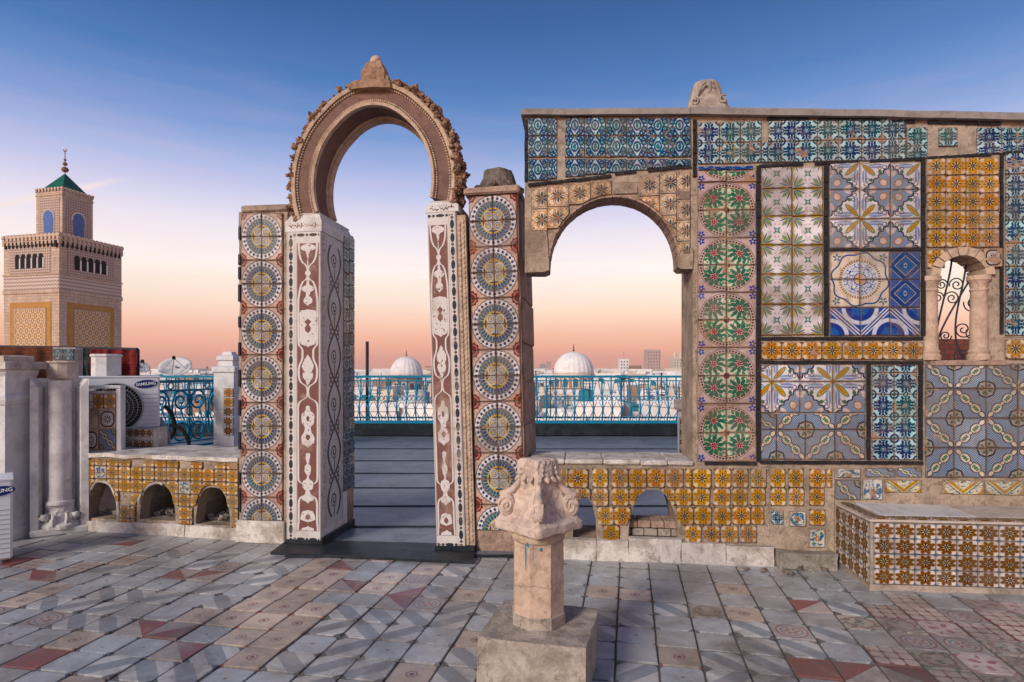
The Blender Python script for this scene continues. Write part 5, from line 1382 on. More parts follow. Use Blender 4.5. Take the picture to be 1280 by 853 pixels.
# framed panel of leftover tiles, and the brown-tiled kerb under the cooling unit
fs_ = Frame(128, 5.56, .25)
sp_ = fthing(fs_, 'scrap_tile_panel', 'white-framed panel of mixed leftover tiles standing on the niche bench', 'tile panel')
zl, zh = fs_.z(130, 566), fs_.z(130, 489); 
MB().box(fs_.u(104), fs_.u(149), .0, .08, 0, zh).build('backing', 'lime', sp_)
MB().bbox(fs_.u(146.5), fs_.u(153), -.02, .08, 0, zh+.02, .006).jitter(.005, 9).build('post', 'limewhite', sp_)
MB().bbox(fs_.u(104), fs_.u(153), -.022, .08, zh+.021, zh+.05, .006).jitter(.004, 9).build('top_rail', 'limewhite', sp_)
for x0, x1, y0, y1, m_ in ((105, 117, 492, 511, 'tile_odd_flower'), (117.5, 130, 492, 511, 'tile_ochre_flower'), (130.5, 146, 492, 511, 'tile_ochre_flower'), (105, 124, 512, 536, 'plaster'), (124.5, 146, 512, 536, 'tile_grey_flower'), (105, 124, 537, 563, 'tile_grey_flower'), (124.5, 146, 537, 563, 'tile_blue_medallion')):
    tile(sp_, m_, fs_.u(x0), fs_.u(x1), fs_.z(x0, y1), fs_.z(x0, y0), -.003)
fk = Frame(172, 5.85, -.1)
kb = fthing(fk, 'brown_tiled_kerb', 'small kerb wall with two rows of brown tiles under the cooling unit', 'kerb')
MB().box(fk.u(150), fk.u(192), .0, .2, 0, fk.z(170, 535)).build('masonry', 'lime', kb)
for (y0, y1) in ((536, 546), (550, 562)):
    for i in range(5): tile(kb, 'tile_brown_flower', fk.u(152+i*8), fk.u(160+i*8), fk.z(170, y1), fk.z(170, y0), -.003, gap=.002)

# hanging rugs behind, marble stub, dishes
def rug(px0, px1, y0, y1, Y, m, label, seed):
    a, b = P(px0, y0, Y), P(px1, y0, Y); hh = (y1-y0)/F*Y; n, q = 40, 10; mb = MB(); vs = []
    for side in (0, 1):
        for j in range(q+1):
            for i in range(n+1):
                x = a.x+(b.x-a.x)*i/n; f = j/q
                y = Y+.05*math.sin(i*.55+seed)*(.3+f)+.03*noise.noise(Vector((i*.3, j*.4, seed)))+.012*side
                vs.append((x, y, a.z-hh*f*(1+.10*noise.noise(Vector((i*.15, seed, 0))))))
    N = (n+1)*(q+1); fs = []
    for j in range(q):
        for i in range(n):
            k = j*(n+1)+i; fs += [(k, k+n+1, k+n+2, k+1), (N+k, N+k+1, N+k+n+2, N+k+n+1)]
    o = mb.add(vs, fs).build('hanging_rug', m, smooth=True, uvf=lambda co: ((co.x-a.x), (co.z-a.z)))
    return tag(o, label, 'rug')
rug(-30, 68, 434, 486, 7.6, 'rug_brown', 'dark brown woven rug hung behind the white pier', 1)
rug(62, 118, 436, 486, 7.8, 'rug_green', 'dark green and brown rug hung behind the marble stub', 4)
rug(112, 172, 437, 478, 7.4, 'rug_red', 'deep red rug hung behind the cooling unit', 9)
lineo = tag(MB().tube([P(-40, 433, 7.6), P(80, 435, 7.7), P(172, 437, 7.4)], .02, 8).build('rug_rail', 'iron'), 'dark rail from which the woven rugs hang', 'rail')
for px in (-36, 120, 170):
    q = P(px, 437, 7.55); tag(MB().tube([(q.x, q.y+.04, -.01), (q.x, q.y+.04, q.z)], .02, 8).build('rail_post', 'iron'), 'thin dark post holding up the rail of woven rugs', 'post', 'posts of the rug rail')
tq = P(80, 452, 6.6)
tp = thing('painted_tile_block', 'small block with blue painted tiles behind the marble stub', 'tile block', (tq.x, tq.y, 0), 0)
MB().box(-.12, .12, .0, .12, 0, tq.z+.15).build('block', 'lime', tp)
for i in range(2): tile(tp, 'tile_blue_scroll', -.115+i*.115, i*.115, tq.z+.01, tq.z+.14, -.003)
stub(133, 472, 32, 443, 6.1, 'white octagonal marble stub standing on the cooling unit', 8, 'marble')
def dish(px, py, w, h, Y, label, yaw, grp=None):
    c = P(px, py, Y); r_ = w/2/F*Y
    t = thing('satellite_dish', label, 'satellite dish', (c.x, c.y, c.z-1.0), yaw)
    n, m_ = 32, 6; rings = []
    for i in range(m_+1): rings.append([(r_*(i+.02)/m_*math.cos(2*math.pi*k/n), .22*r_*(1-(i/m_)**2), r_*(i+.02)/m_*math.sin(2*math.pi*k/n)) for k in range(n)])
    for i in range(m_, -1, -1): rings.append([(r_*(i+.02)/m_*math.cos(2*math.pi*k/n), .22*r_*(1-(i/m_)**2)+.012, r_*(i+.02)/m_*math.sin(2*math.pi*k/n)) for k in range(n)])
    d = MB().loft(rings).build('reflector', 'limewhite', t, smooth=True, loc=(0, 0, 1.0)); d.rotation_euler.x = -R(50)
    a = MB().tube([(0, -.03, -r_*.9), (0, -.62*r_, .1*r_)], .014, 6).tube([(r_*.7, .1*r_, -.2*r_), (0, -.62*r_, .1*r_)], .008, 5).tube([(-r_*.7, .1*r_, -.2*r_), (0, -.62*r_, .1*r_)], .008, 5)
    a.build('feed_arm', 'grey_metal', d); MB().blob((0, -.62*r_, .1*r_), .045, .05, .045, 8, 6).build('feed_horn', 'dark', d)
    MB().tube([(0, .25, 0), (0, .25, .9), (0, .12*r_, 1.0)], .03, 8).build('mast', 'grey_metal', t)
    MB().lathe([(.2, 0), (.2, .03), (.05, .05)], 12, (0, .25, 0)).build('base_plate', 'grey_metal', t)
    return t
dish(219, 458, 38, 23, 14.5, 'pale oval satellite dish above the scrolled blue railing', R(14))
dish(176, 458, 22, 26, 14.0, 'pale satellite dish half hidden behind the deep red rug', R(60))

# ------------------------------------------------------------------ blue scrolled railing at the terrace side
rl, rr_ = P(186, 560, 9.2), P(281, 546, 10.6)
ry = math.atan2(rr_.y-rl.y, rr_.x-rl.x); Lr = math.hypot(rr_.x-rl.x, rr_.y-rl.y)
zr0, zr1 = .20, 1.26
br = thing('scroll_railing', 'turquoise wrought-iron railing of large scrolls on a low white kerb', 'railing', (rl.x, rl.y, 0), ry)
MB().box(-.1, Lr+.1, -.06, .10, -.01, zr0-.06).build('kerb', 'limewhite', br)
for z, r_ in ((zr1, .022), (zr1-.14, .014), (zr0, .020), (zr0+.08, .012)): MB().box(0, Lr, -r_, r_, z-r_, z+r_).build('rail', 'blue_paint', br)
for x in (0.0, Lr-.02): MB().box(x-.05, x+.05, -.03, .03, zr0-.06, zr1+.015).build('post', 'blue_paint', br)
cz_ = (zr0+zr1)/2-.02
def sscroll(x, z, r_, a0, sg, t=1.9): MB().tube(spiral(x, z, r_, t, a0, sg, 44), .013, 5).build('scroll', 'blue_paint', br)
hx = Lr/2
for c0_ in (Lr*.26, Lr*.74):
    for sx2 in (-1, 1):
        for sz in (-1, 1):
            cx2, cz2 = c0_+sx2*Lr*.125, cz_+sz*.235
            MB().tube(bez([(c0_+sx2*.02, 0, cz_+sz*.01), (c0_+sx2*.05, 0, cz_+sz*.16), (c0_-sx2*.02, 0, cz2+sz*.14), (cx2-sx2*.04, 0, cz2+sz*.165), (cx2, 0, cz2+sz*.165)], 20)+spiral(cx2, cz2, .165, 1.6, R(90)*sz, -sx2*sz, 40)[1:], .017, 6).build('scroll', 'blue_paint', br)
    MB().blob((c0_, 0, cz_), .055, .03, .055, 8, 6).build('boss', 'blue_paint', br)
    MB().tube([(c0_+.05*math.cos(t*.5), 0, zr1-.07+.05*math.sin(t*.5)) for t in range(14)], .013, 5).build('ring', 'blue_paint', br)
mb = MB().tube([(Lr*.5, 0, zr0), (Lr*.5, 0, zr1)], .016, 6)
for k in range(4):
    z = zr0+.18+k*.2; mb.tube([(Lr*.5+.05*math.cos(t*.5), 0, z+.08*math.sin(t*.5)) for t in range(14)], .012, 5)
mb.build('lattice', 'blue_paint', br)
# black hose looped beside it
hz = 8.6; mb = MB(); mb.tube(bez([P(206, 508, hz), P(222, 520, hz), P(225, 548, hz), P(208, 556, hz), P(196, 552, hz)], 30), .028, 8); mb.tube(bez([P(212, 532, hz), P(228, 530, hz), P(236, 546, hz), P(238, 566, hz)], 24), .026, 8)
tag(mb.build('black_hose', 'dark'), 'black rubber hose looped in front of the scrolled blue railing', 'hose')
# white post with finial
q = G(287, 553); wp = thing('finial_post', 'white masonry post with stepped finial at the end of the scrolled blue railing', 'post', (P(287, 500, 10.4).x, 10.4, 0), -.1)
zf = 1.4-(440-HY)/F*10.4; wpx = 13/F*10.4
prof_box(MB(), [(wpx*1.0, 0), (wpx*1.0, zf-.36), (wpx*1.15, zf-.34), (wpx*1.15, zf-.26), (wpx*.75, zf-.24), (wpx*.7, zf-.16), (wpx*.85, zf-.14), (wpx*.8, zf-.08), (wpx*.5, zf-.05), (wpx*.4, zf)], 0, 0).jitter(.006, 6).build('shaft', 'limewhite', wp)
for j in range(5): tile(wp, 'tile_ochre_flower' if j > 2 else 'tile_brown_flower', wpx*.02, wpx*.98, .35+j*.16, .50+j*.16, -wpx-.003)
bu = thing('membrane_upstand', 'black bitumen-covered upstand at the side of the rear terrace', 'upstand', (0, 0, 0))
A_, B_ = Vector((-5.9, 7.9, 0)), Vector((-3.0, 9.5, 0))
dd = (B_-A_).normalized(); nn_ = Vector((-dd.y, dd.x, 0))
mb = MB().hexa([tuple(A_), tuple(B_), tuple(B_+nn_*.35), tuple(A_+nn_*.35), tuple(A_+Vector((0, 0, .26))), tuple(B_+Vector((0, 0, .26))), tuple(B_+nn_*.35+Vector((0, 0, .28))), tuple(A_+nn_*.35+Vector((0, 0, .28)))]); mb.build('sheet', 'black_membrane', bu)

# ------------------------------------------------------------------ terrace railing across the back
YR = 13.45
xa, xb_ = P(150, 470, YR).x, P(1000, 470, YR).x
zt0, zt1 = .31, H-(471-HY)/F*YR
tr = thing('terrace_railing', 'long turquoise bellied iron railing along the far edge of the terrace', 'railing', (0, YR, 0), 0)
up = tag(MB().bbox(xa-3, xb_+3, -.10, .25, -.01, .27, .03).jitter(.02, 3).build('terrace_upstand', 'black_membrane', loc=(0, YR, 0)), 'low black bitumen upstand beneath the terrace railing', 'upstand')
for z, r_ in ((zt1, .026), (zt1-.09, .012), (zt0, .032), (zt0+.10, .016)): MB().box(xa, xb_, -r_, r_, z-r_, z+r_).build('rail', 'blue_paint', tr)
def belly(f): return -.16*math.sin(min(1, f/.62)*math.pi)**1.3 if f < .62 else 0
bar = MB().tube([(0, belly(f), zt0+(zt1-zt0)*f) for f in [k/14 for k in range(15)]], .017, 5).build('bar', 'blue_paint', tr)
def hp(pts): return [(x, belly((z-zt0)/(zt1-zt0)), z) for x, z in pts]
hz_ = zt1-zt0; mbs = MB(); pit_ = .205
for s in (-1, 1):
    cx_ = pit_/2
    mbs.tube(hp([(cx_+s*(.085-.055*f), zt0+hz_*(.60+.30*f)) for f in [k/8 for k in range(9)]]), .011, 4)
    mbs.tube(hp([(cx_+s*.045+.038*math.cos(t*.6), zt0+hz_*.52+.05*math.sin(t*.6)) for t in range(11)]), .010, 4)
    mbs.tube(hp([(cx_+s*(.02+.07*math.sin(f*3.14)), zt0+hz_*(.10+.34*f)) for f in [k/8 for k in range(9)]]), .010, 4)
mbs.tube(hp([(pit_/2+.05*math.cos(t*.6), zt0+.05+.04*math.sin(t*.6)) for t in range(11)]), .010, 4)
sc0 = mbs.build('scroll', 'blue_paint', tr)
nbr = int((xb_-xa)/pit_)
bar.location.x = xa; sc0.location.x = xa
for k in range(1, nbr+1):
    inst(bar, tr, (xa+k*pit_, 0, 0)); 
    if k < nbr: inst(sc0, tr, (xa+k*pit_, 0, 0))
pq = P(459, 427, YR+.6)
po = thing('thin_pole', 'thin dark metal pole rising behind the terrace railing', 'pole', (pq.x, pq.y, .0)); MB().tube([(0, 0, 0), (0, 0, pq.z)], .038, 8).build('shaft', 'iron', po)
MB().lathe([(.1, -.01), (.1, .02), (.04, .04)], 10).build('base_plate', 'iron', po)
# brown-tiled white post at the right end of the arch view
kp = P(857, 566, 9.0)
kpp = thing('tiled_post', 'short white post with brown tiles at the terrace side beyond the round arch', 'post', (kp.x, kp.y, 0), -.2)
MB().bbox(-.11, .5, -.11, .11, -.01, H-(512-HY)/F*9.0, .01).build('masonry', 'limewhite', kpp)
rough_box(-.16, .52, -.16, .16, H-(512-HY)/F*9.0+.001, H-(500-HY)/F*9.0, .04, .01, 7).build('cap', 'lime', kpp)
for j in range(4): tile(kpp, 'tile_brown_flower', -.10, .045, .16+j*.15, .30+j*.15, -.112)

# ------------------------------------------------------------------ minaret
mc = P(74, 400, 70.0); th0 = -R(14); S = 8.3
mn = thing('minaret', 'square stone minaret with blue arched lantern, green pyramid roof and ball finial', 'minaret', (mc.x, mc.y, -12), th0)
# local frame: corner at origin, right face along +Y (rotated), left face along -X
mz = lambda y: H-(y-HY)/F*70.0+12
MBX = MB()
def mbox(mb, i, z0, z1): return mb.box(-S+i, -i, i, S-i, z0, z1)
body = mbox(MB(), 0, 0, mz(300)).build('shaft', 'minaret_stone', mn)
mbox(MB(), -.10, mz(366), mz(361)).build('string_course', 'minaret_stone', mn)
mbox(MB(), -.10, mz(343), mz(341)).build('string_course', 'minaret_stone', mn)
mbox(MB(), -.12, mz(304), mz(299)).build('cornice', 'minaret_stone', mn)
def mface(k, u, z, off):       # point on face k: 0 = towards -X (front), 1 = towards +Y (side)
    return (-S+u, -off, z) if k == 0 else (off, u, z)
def mquad(mb, k, u0, u1, z0, z1, o0, o1):
    p = [mface(k, a, z, o) for z in (z0, z1) for a, o in ((u0, o1), (u1, o1), (u1, o0), (u0, o0))]; return mb.hexa(p)
def lattice_mat():
    p = opos(); x, y, z = sep(p); a = (x+y)*1.15
    u_ = M('WRAP', a, .5, -.5); v_ = M('WRAP', z*.85, .5, -.5); u2 = M('WRAP', a+.5, .5, -.5); v2 = M('WRAP', z*.85+.5, .5, -.5)
    r1 = ring(Len(u_, v_), .36, .06); r2 = ring(Len(u2, v2), .36, .06); q = OR(r1, r2, lt(Len(u_, v_*.6), .10), lt(Len(u2, v2*.6), .10))
    return dict(col=layers((.38, .19, .06), (q, (.60, .46, .33))), rough=.8, bump=q, bs=.6, bd=.05)
mat('minaret_lattice', lattice_mat)
def fret_mat():
    p = opos(); x, y, z = sep(p); a = (x+y)*3.2
    q = ge(M('SINE', (a+z*3.2)*3.1416)*M('SINE', (a-z*3.2)*3.1416), 0.0, .2)
    return dict(col=layers((.50, .38, .32), (q, (.28, .20, .18))), rough=.85, bump=q, bs=.5, bd=.03)
mat('minaret_fret', fret_mat)
def course_mat():
    x, y, z = sep(opos()); q = ge(M('SINE', z*15.0+M('SINE', (x+y)*14.0)*.8), .35, .3)
    return dict(col=layers((.56, .44, .38), (q, (.30, .22, .19))), rough=.85)
mat('minaret_course', course_mat)
stone('minaret_ochre', (.44, .225, .065), .2, .6, (.30, .15, .06), .5, fine=3)
stone('minaret_blue', (.05, .12, .36), .4, 4, (.20, .28, .45), .6, fine=9, rough=.4)
for k in (0, 1):
    f = lambda mb, n, m_: mb.build(n, m_, mn)
    mf = mquad(MB(), k, 1.0, S-1.15, mz(470), mz(377), -.02, .07); pnl = f(mf, 'ochre_panel', 'minaret_ochre')
    mquad(MB(), k, 1.95, S-2.0, mz(470), mz(386), .0, .13).build('lattice', 'minaret_lattice', pnl)
    for a, b in ((1.78, 1.95), (S-2.0, S-1.83)): mquad(MB(), k, a, b, mz(470), mz(384.5), .0, .15).build('frame', 'minaret_stone', pnl)
    mquad(MB(), k, 1.78, S-1.83, mz(386), mz(384.5), .0, .16).build('frame', 'minaret_stone', pnl)
    mquad(MB(), k, .02, S-.02, mz(361), mz(344), -.02, .05).build('coursed_band', 'minaret_course', mn)
    fp = mquad(MB(), k, 1.0, S-1.2, mz(340), mz(306), -.02, .06).build('fret_panel', 'minaret_fret', mn)
    for q in range(5):
        u_ = 2.15+q*.88
        n = 10; pts_ = [(u_-.32, mz(334)), (u_+.32, mz(334))]+[(u_+.36*math.cos(math.pi*t/n), mz(320)+.45*math.sin(math.pi*t/n)) for t in range(n+1)]
        MB().loft([[mface(k, a, z, o) for a, z in pts_] for o in (.02, .075)]).build('arched_opening', 'dark', fp)
        MB().tube([mface(k, u_+.44, mz(334), .09), mface(k, u_+.44, mz(321), .09)], .09, 8).build('colonnette', 'city_white', fp)
# merlons: rounded teeth along the parapet
tooth = MB()
tooth.loft([[(x, y, z) for x, z in ((-.17, 0), (.17, 0), (.17, .30), (.28, .42), (.28, .62), (.12, .78), (-.12, .78), (-.28, .62), (-.28, .42), (-.17, .30))] for y in (-.17, .17)])
t0 = tooth.build('merlon', 'minaret_stone', mn); t0.location = (-.1, .1, mz(299))
corb = MB().box(-.16, .16, -.2, .12, -.9, -.12).build('corbel', 'dark', mn); corb.location = (-.35, -.02, mz(299))
N_ = 14
for q in range(N_+1):
    u_ = q/N_*(S-.2)+.1
    for loc, rz in (((-S+u_, .0, mz(299)), 0), ((0.0, u_, mz(299)), R(90)), ((-S+u_, S, mz(299)), 0), ((-S, u_, mz(299)), R(90))):
        if q or rz: inst(t0, mn, loc, (0, 0, rz))
    if 0 < q:
        for loc, rz in (((-S+u_-.3, -.02, mz(299)), 0), ((.02, u_-.3, mz(299)), R(90))): inst(corb, mn, loc, (0, 0, rz), (.7, .6, .9))
# lantern
li = 2.15
def lb_(mb, i, z0, z1): return mb.box(-S+i, -i, i, S-i, z0, z1)
zl0, zl1 = mz(300), mz(300)+6.5
lan = lb_(MB(), li, zl0-.01, zl1).build('lantern', 'minaret_stone', mn); LS = S-2*li
lb_(MB(), li-.08, zl1-.5, zl1-.35).build('cornice', 'minaret_stone', lan)
for k in (0, 1):
    def lf_(u, z, off): return (-S+li+u, li-off, z) if k == 0 else (-li+off, li+u, z)
    MB().hexa([lf_(a, z, o) for z in (zl0+.5, zl1-.8) for a, o in ((.45, .06), (LS-.45, .06), (LS-.45, -.02), (.45, -.02))]).build('fret_panel', 'minaret_fret', lan)
    c = LS/2
    for r_, of, m_ in ((.95, .10, 'minaret_stone'), (.74, .14, 'minaret_blue')):
        pts_ = [(c-r_*.88, zl0+.6), (c+r_*.88, zl0+.6)]+[(c+r_*math.cos(math.pi*t/14+.0), zl0+3.3+r_*1.15*math.sin(math.pi*t/14)) for t in range(15)]
        MB().loft([[lf_(a, z, o) for a, z in pts_] for o in (.0, of)]).build('blind_arch' if r_ > .9 else 'window', m_, lan)
    for t in range(13):
        a = math.pi*t/12; o = MB().blob(lf_(c+.84*math.cos(a), zl0+3.3+.97*math.sin(a), .12), .09, .09, .11, 6, 4).build('voussoir', 'city_white', lan)
for q in range(9):
    u_ = q/8*(LS-.1)+.05
    for loc, rz in (((-S+li+u_, li, zl1-.02), 0), ((-li, li+u_, zl1-.02), R(90)), ((-S+li+u_, S-li, zl1-.02), 0), ((-S+li, li+u_, zl1-.02), R(90))): inst(t0, mn, loc, (0, 0, rz), (.6, .6, .6))
c = (-S/2, S/2); h_ = LS/2-.1
roof = MB().loft([[(c[0]-w, c[1]-w, z), (c[0]+w, c[1]-w, z), (c[0]+w, c[1]+w, z), (c[0]-w, c[1]+w, z)] for w, z in ((h_, zl1+.05), (.03, zl1+2.75))]).build('roof', 'green_roof', mn)
z = zl1+2.7
MB().tube([(*c, z), (*c, z+2.9)], .05, 8).build('spire', 'gold_ball', mn)
for dz_, r_ in ((.55, .42), (1.25, .28), (1.75, .17)): MB().lathe([(.05, -r_*.8), (r_*.7, -r_*.6), (r_, 0), (r_*.7, r_*.6), (.05, r_*.85)], 14, (*c, z+dz_)).build('ball', 'gold_ball', mn, smooth=True)
MB().tube([(c[0]+.20*math.cos(t), c[1], z+2.95+.22*math.sin(t)) for t in [R(-220+k*26) for k in range(11)]], .045, 6).build('crescent', 'gold_ball', mn)

# ------------------------------------------------------------------ the town
GZ = -12.0
rcit = random.Random(31)
wmesh = {}
def building(px0, px1, ytop, Y, m, label, cat='building', name='house', depth=None, wins=None, parapet=True, grp=None, yaw=0.0, teal=False):
    x0, x1 = (px0-640)/F*Y, (px1-640)/F*Y; zt_ = H-(ytop-HY)/F*Y; w = x1-x0; d = depth or max(4, w*.9)
    t = thing(name, label, cat, ((x0+x1)/2, Y, GZ), yaw, grp); hh = zt_-GZ
    MB().box(-w/2, w/2, 0, d, -.3, hh).build('wall', m, t)
    if parapet:
        e = max(.12, w*.012); ph = max(.3, Y*.004)
        mb = MB().box(-w/2-e, w/2+e, -e, e, hh+.01, hh+ph).box(-w/2-e, w/2+e, d-e, d+e, hh+.01, hh+ph).box(-w/2-e, -w/2+e, e+.01, d-e-.01, hh+.01, hh+ph).box(w/2-e, w/2+e, e+.01, d-e-.01, hh+.01, hh+ph)
        mb.build('parapet', m, t)
    if parapet and Y < 260:
        for q in range(rcit.randrange(0, 3)):
            ax_, ay_ = rcit.uniform(-.4, .4)*w, rcit.uniform(.15, .8)*d; ah = rcit.uniform(1.2, 3.0); mb = MB().tube([(ax_, ay_, hh-.05), (ax_, ay_, hh+ah)], .035+Y*.0002, 5)
            for c_i in range(3): mb.tube([(ax_-.5+.1*c_i, ay_, hh+ah-.1-c_i*.22), (ax_+.5-.1*c_i, ay_, hh+ah-.1-c_i*.22)], .02+Y*.0002, 4)
            mb.build('aerial', 'iron', t)
        if rcit.random() < .4: MB().box(w*.1, w*.1+min(2.5, w*.4), d*.3, d*.3+2, hh-.05, hh+1.6).build('roof_hut', rcit.choice(['city_white', 'city_cream', 'city_brown']), t)
        if rcit.random() < .3: MB().lathe([(.5, 0), (.5, 1.0), (.1, 1.15)], 10, (-w*.25, d*.4, hh-.02)).build('water_tank', rcit.choice(['city_grey', 'city_teal']), t)
    if wins:
        nx, nz2, z0, z1 = wins
        for j in range(nz2):
            for i in range(nx):
                cx_ = -w/2+w*(i+.5+rcit.uniform(-.12, .12))/nx; ww = min(w/nx*.42, 1.4+w*.01); zz = hh-z0-(z1-z0)*(j/max(1, nz2-1) if nz2 > 1 else 0); wh = min((z1-z0)/max(1, nz2)*.6 if nz2 > 1 else 1.5, 2.0+Y*.004)
                fr2 = MB().box(cx_-ww/2-.12, cx_+ww/2+.12, -.08, .05, zz-wh-.12, zz+.12).build('window', m, t)
                MB().box(cx_-ww/2, cx_+ww/2, -.095, -.02, zz-wh, zz).build('pane', 'city_teal' if teal else 'city_glass', fr2)
    return t
def dome(px, yb, r_px, ytop, Y, label, ribs=20, drum=None):
    c = P(px, yb, Y); r_ = r_px/F*Y; hh = (yb-ytop)/F*Y
    t = thing('domed_building', label, 'dome', (c.x, Y, GZ)); zb = c.z-GZ
    n = ribs*6; rings = []
    for i in range(19):
        a = math.pi/2*i/18; rr = r_*math.cos(a)**.92 if i < 18 else .05; z = zb+hh*math.sin(a)
        rings.append([(rr*(1+.025*abs(math.sin(ribs*math.pi*k/n)))*math.cos(2*math.pi*k/n), rr*(1+.025*abs(math.sin(ribs*math.pi*k/n)))*math.sin(2*math.pi*k/n), z) for k in range(n)])
    MB().loft(rings).build('dome', 'city_white', t, smooth=True)
    MB().lathe([(r_*1.06, zb-.5), (r_*1.08, zb-.05), (r_*1.0, zb+.02)], 40).build('cornice', 'city_cream', t)
    dh = (drum or 20)/F*Y
    MB().lathe([(r_*1.0, zb-.45-dh), (r_*1.0, zb-.42)], 12, rot=R(15)).build('drum', 'city_brown', t)
    for k in range(12):
        a = 2*math.pi*k/12+R(15)+R(15); ww, wh = r_*.13, dh*.55; rr = r_*math.cos(R(15))+.05
        pts_ = [(-ww, -wh*.5), (ww, -wh*.5)]+[(ww*math.cos(math.pi*q/8), wh*.25+ww*math.sin(math.pi*q/8)) for q in range(9)]
        o = MB().loft([[(x, y, z) for x, z in pts_] for y in (-.12, .1)]).build('window', 'city_glass', t, loc=(rr*math.cos(a), rr*math.sin(a), zb-.5-dh*.5)); o.rotation_euler.z = a+R(90)
        pts2 = [(x*1.5, z*1.25) for x, z in pts_]
        o2 = MB().loft([[(x, y, z) for x, z in pts2] for y in (-.06, .1)]).build('window_surround', 'city_cream', t, loc=o.location); o2.rotation_euler.z = a+R(90)
    w = r_*1.25
    MB().box(-w, w, -w, w, -.3, zb-.45-dh).build('base', 'city_white', t)
    z = zb+hh
    MB().tube([(0, 0, z-.05), (0, 0, z+hh*.35)], r_*.02, 6).build('spire', 'gold_ball', t)
    for q, s in ((.08, .06), (.2, .045)): MB().blob((0, 0, z+hh*q), r_*s, r_*s, r_*s, 8, 6, 0, 0).build('ball', 'gold_ball', t)
    return t
dome(508, 469, 20, 446, 125, 'white ribbed dome on a brown drum seen through the horseshoe gateway', 22, 26)
dome(717, 467, 24.5, 440, 118, 'large white ribbed dome on an arcaded drum seen through the round arch', 24, 17)
building(809, 826, 437, 900, 'city_pink', 'tall flat-topped tower with dark glass windows standing on the skyline', 'tower', 'glass_tower', 22, (5, 10, 3, 45), False)
tw_ = building(842, 856, 447, 1000, 'city_cream', 'cream twin-topped tower block on the skyline', 'tower', 'tower_block', 24, (4, 8, 3, 36), False)
for s in (-1, 1): MB().lathe([(2.6, 0), (2.6, 5), (.2, 11)], 10, (s*4.5, 8, H-(447-HY)/F*1000-GZ)).build('turret', 'city_cream', tw_)
tm = building(775, 786, 449, 600, 'city_white', 'white office tower with roof mast on the skyline', 'tower', 'office_tower', 12, (3, 7, 2, 20), False)
MB().tube([(0, 4, H-(449-HY)/F*600-GZ), (0, 4, H-(440-HY)/F*600-GZ)], .35, 6).build('mast', 'city_grey', tm)
building(788, 802, 457, 560, 'city_brown', 'brown flat office block below the roof mast tower', name='office_block', wins=(5, 3, 1.5, 7), parapet=False)
for k, (a, b, yt, Y_) in enumerate([(675, 682, 455, 900), (683, 689, 452, 900), (745, 760, 460, 800), (760, 775, 461, 640), (830, 842, 462, 800), (855, 872, 461, 700), (440, 452, 462, 700), (462, 478, 463, 640), (528, 540, 462, 700), (800, 810, 462, 900), (262, 280, 463, 700), (232, 262, 464, 600), (650, 676, 460, 700), (880, 930, 458, 700), (950, 1010, 459, 800)]):
    building(a, b, yt, Y_, ['city_grey', 'city_pink', 'city_cream'][k % 3], ('wide ' if b-a > 14 else 'narrow ')+['grey', 'pink', 'cream'][k % 3]+' block on the far skyline', name='skyline_block', wins=(3, 3, 1.5, 7), parapet=False, grp='hazy blocks along the skyline')
rowsY = [(330, 463.5, 468), (250, 465, 471), (185, 469, 476), (140, 474, 483), (100, 480, 492), (72, 488, 505), (52, 498, 517), (40, 508, 527)]
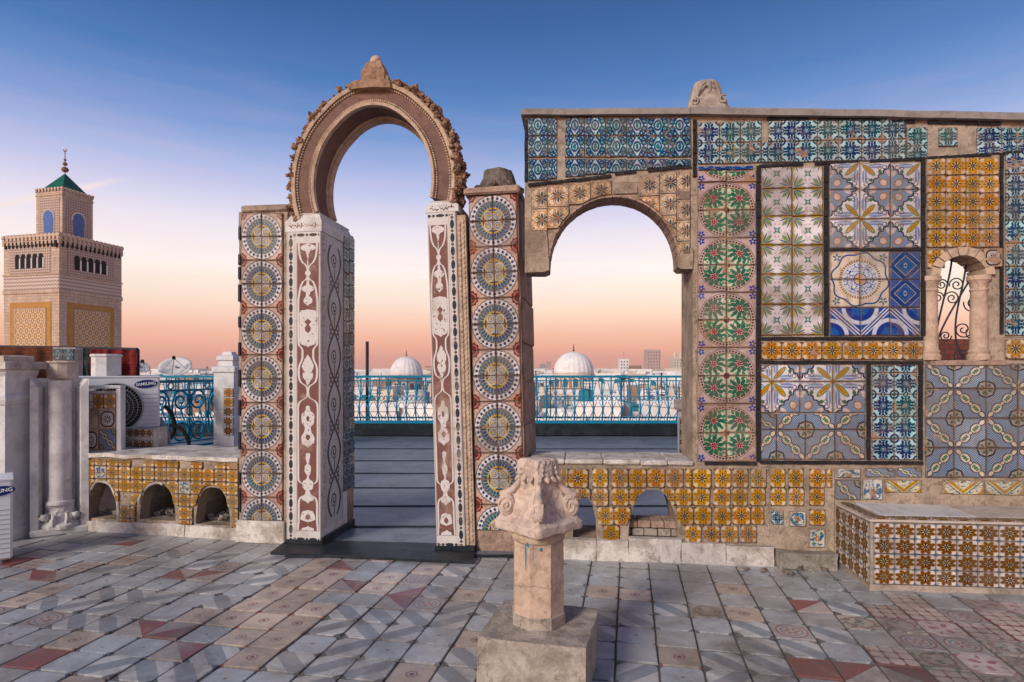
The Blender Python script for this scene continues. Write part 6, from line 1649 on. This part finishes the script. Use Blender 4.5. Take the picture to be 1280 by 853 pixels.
for ri, (Y_, ya, yb2) in enumerate(rowsY):
    x = 170+rcit.uniform(0, 15)
    while x < 1010:
        w = rcit.uniform(14, 34)*(1+ri*.22)
        vis_ = (x+w > 180 and x < 300) or (x+w > 428 and x < 545) or (x+w > 668 and x < 872)
        clash = (abs(x+w/2-508) < w/2+27 and 110 < Y_ < 150) or (abs(x+w/2-717) < w/2+32 and 100 < Y_ < 150)
        if vis_ and not clash:
            m_ = rcit.choice(['city_white']*5+['city_cream', 'city_white'])
            yt = rcit.uniform(ya, yb2)
            if ri in (3, 4, 5, 6) and (abs(x+w/2-717) < w/2+30 or abs(x+w/2-508) < w/2+26): yt = max(yt, 489+rcit.uniform(0, 8)) 
            near_ = ri > 3
            tl = rcit.random() < .4
            hue = 'white' if m_ == 'city_white' else 'cream'
            nw = max(1, int(w/11)); num = ['one', 'two', 'three', 'four', 'five', 'six', 'seven', 'eight', 'nine'][min(nw, 9)-1]
            yw = rcit.uniform(-.3, .3)
            where = ['under skyline towers', 'among farthest roofs', 'amid far roofs', 'level with the domes', 'before the domes', 'in mid town', 'near the railing', 'just below the railing'][ri]
            lab = '%s %s house %s %s, %s %s window%s' % ('wide' if w > 30+ri*5 else 'narrow', hue, 'turned to the minaret' if yw < -.1 else 'turned from the minaret' if yw > .1 else 'facing the terrace', where, num, 'teal' if tl else 'dark', ('' if nw == 1 else 's')+(' per floor' if near_ else ''))
            building(x, x+w, yt, Y_, m_, lab, wins=(nw, 2 if near_ else 1, .9, 3.4), grp='town houses beyond the terrace', yaw=yw, depth=Y_*.12, teal=tl)
        x += w*rcit.uniform(.75, 1.25)
building(776, 803, 508, 48, 'city_teal', 'flat teal-painted roof hut among the white houses', 'hut', 'roof_hut', 3, None, True)
# palm
pp = P(842, 500, 60.0); pm = thing('palm_tree', 'dark bushy palm rising among the white houses beyond the arch', 'palm', (pp.x, pp.y, GZ))
MB().tube([(0, 0, 0), (.1, 0, 5), (0, 0, pp.z-GZ)], [.35, .28, .24], 9).build('trunk', 'bark', pm)
mb = MB(); rp_ = random.Random(2); zc_ = pp.z-GZ
for k in range(110):
    a = rp_.uniform(0, 6.28); e = rp_.uniform(-.7, 1.3); L = rp_.uniform(1.2, 2.4); p = Vector((0, 0, zc_)); d = Vector((math.cos(a)*math.cos(e), math.sin(a)*math.cos(e), math.sin(e))); prev = None
    sd = d.cross(Vector((0, 0, 1))).normalized()
    for s in range(8):
        q = p+d*(L/8); d = (d+Vector((0, 0, -.16))).normalized()
        for sg in (-1, 1):
            tipv = q+sd*sg*.42*(1-s/9)+d*.22-Vector((0, 0, .08))
            mb.add([p, q, tipv], [(0, 1, 2)])
        p = q
mb.build('crown', 'palm_leaf', pm)

# ------------------------------------------------------------------ evening haze
hm = bpy.data.materials.new('haze'); hm.use_nodes = True; TR = hm.node_tree; TR.nodes.clear()
ho = nd('ShaderNodeOutputMaterial'); pv = nd('ShaderNodeVolumePrincipled'); TR.links.new(pv.outputs[0], ho.inputs['Volume'])
pv.inputs['Color'].default_value = (.95, .86, .84, 1); pv.inputs['Density'].default_value = .00022; pv.inputs['Anisotropy'].default_value = .2
MATS['haze'] = hm
hz_o = MB().box(-2400, 2400, -60, 2400, -13.6, 60).build('haze', 'haze'); tag(hz_o, kind='stuff')
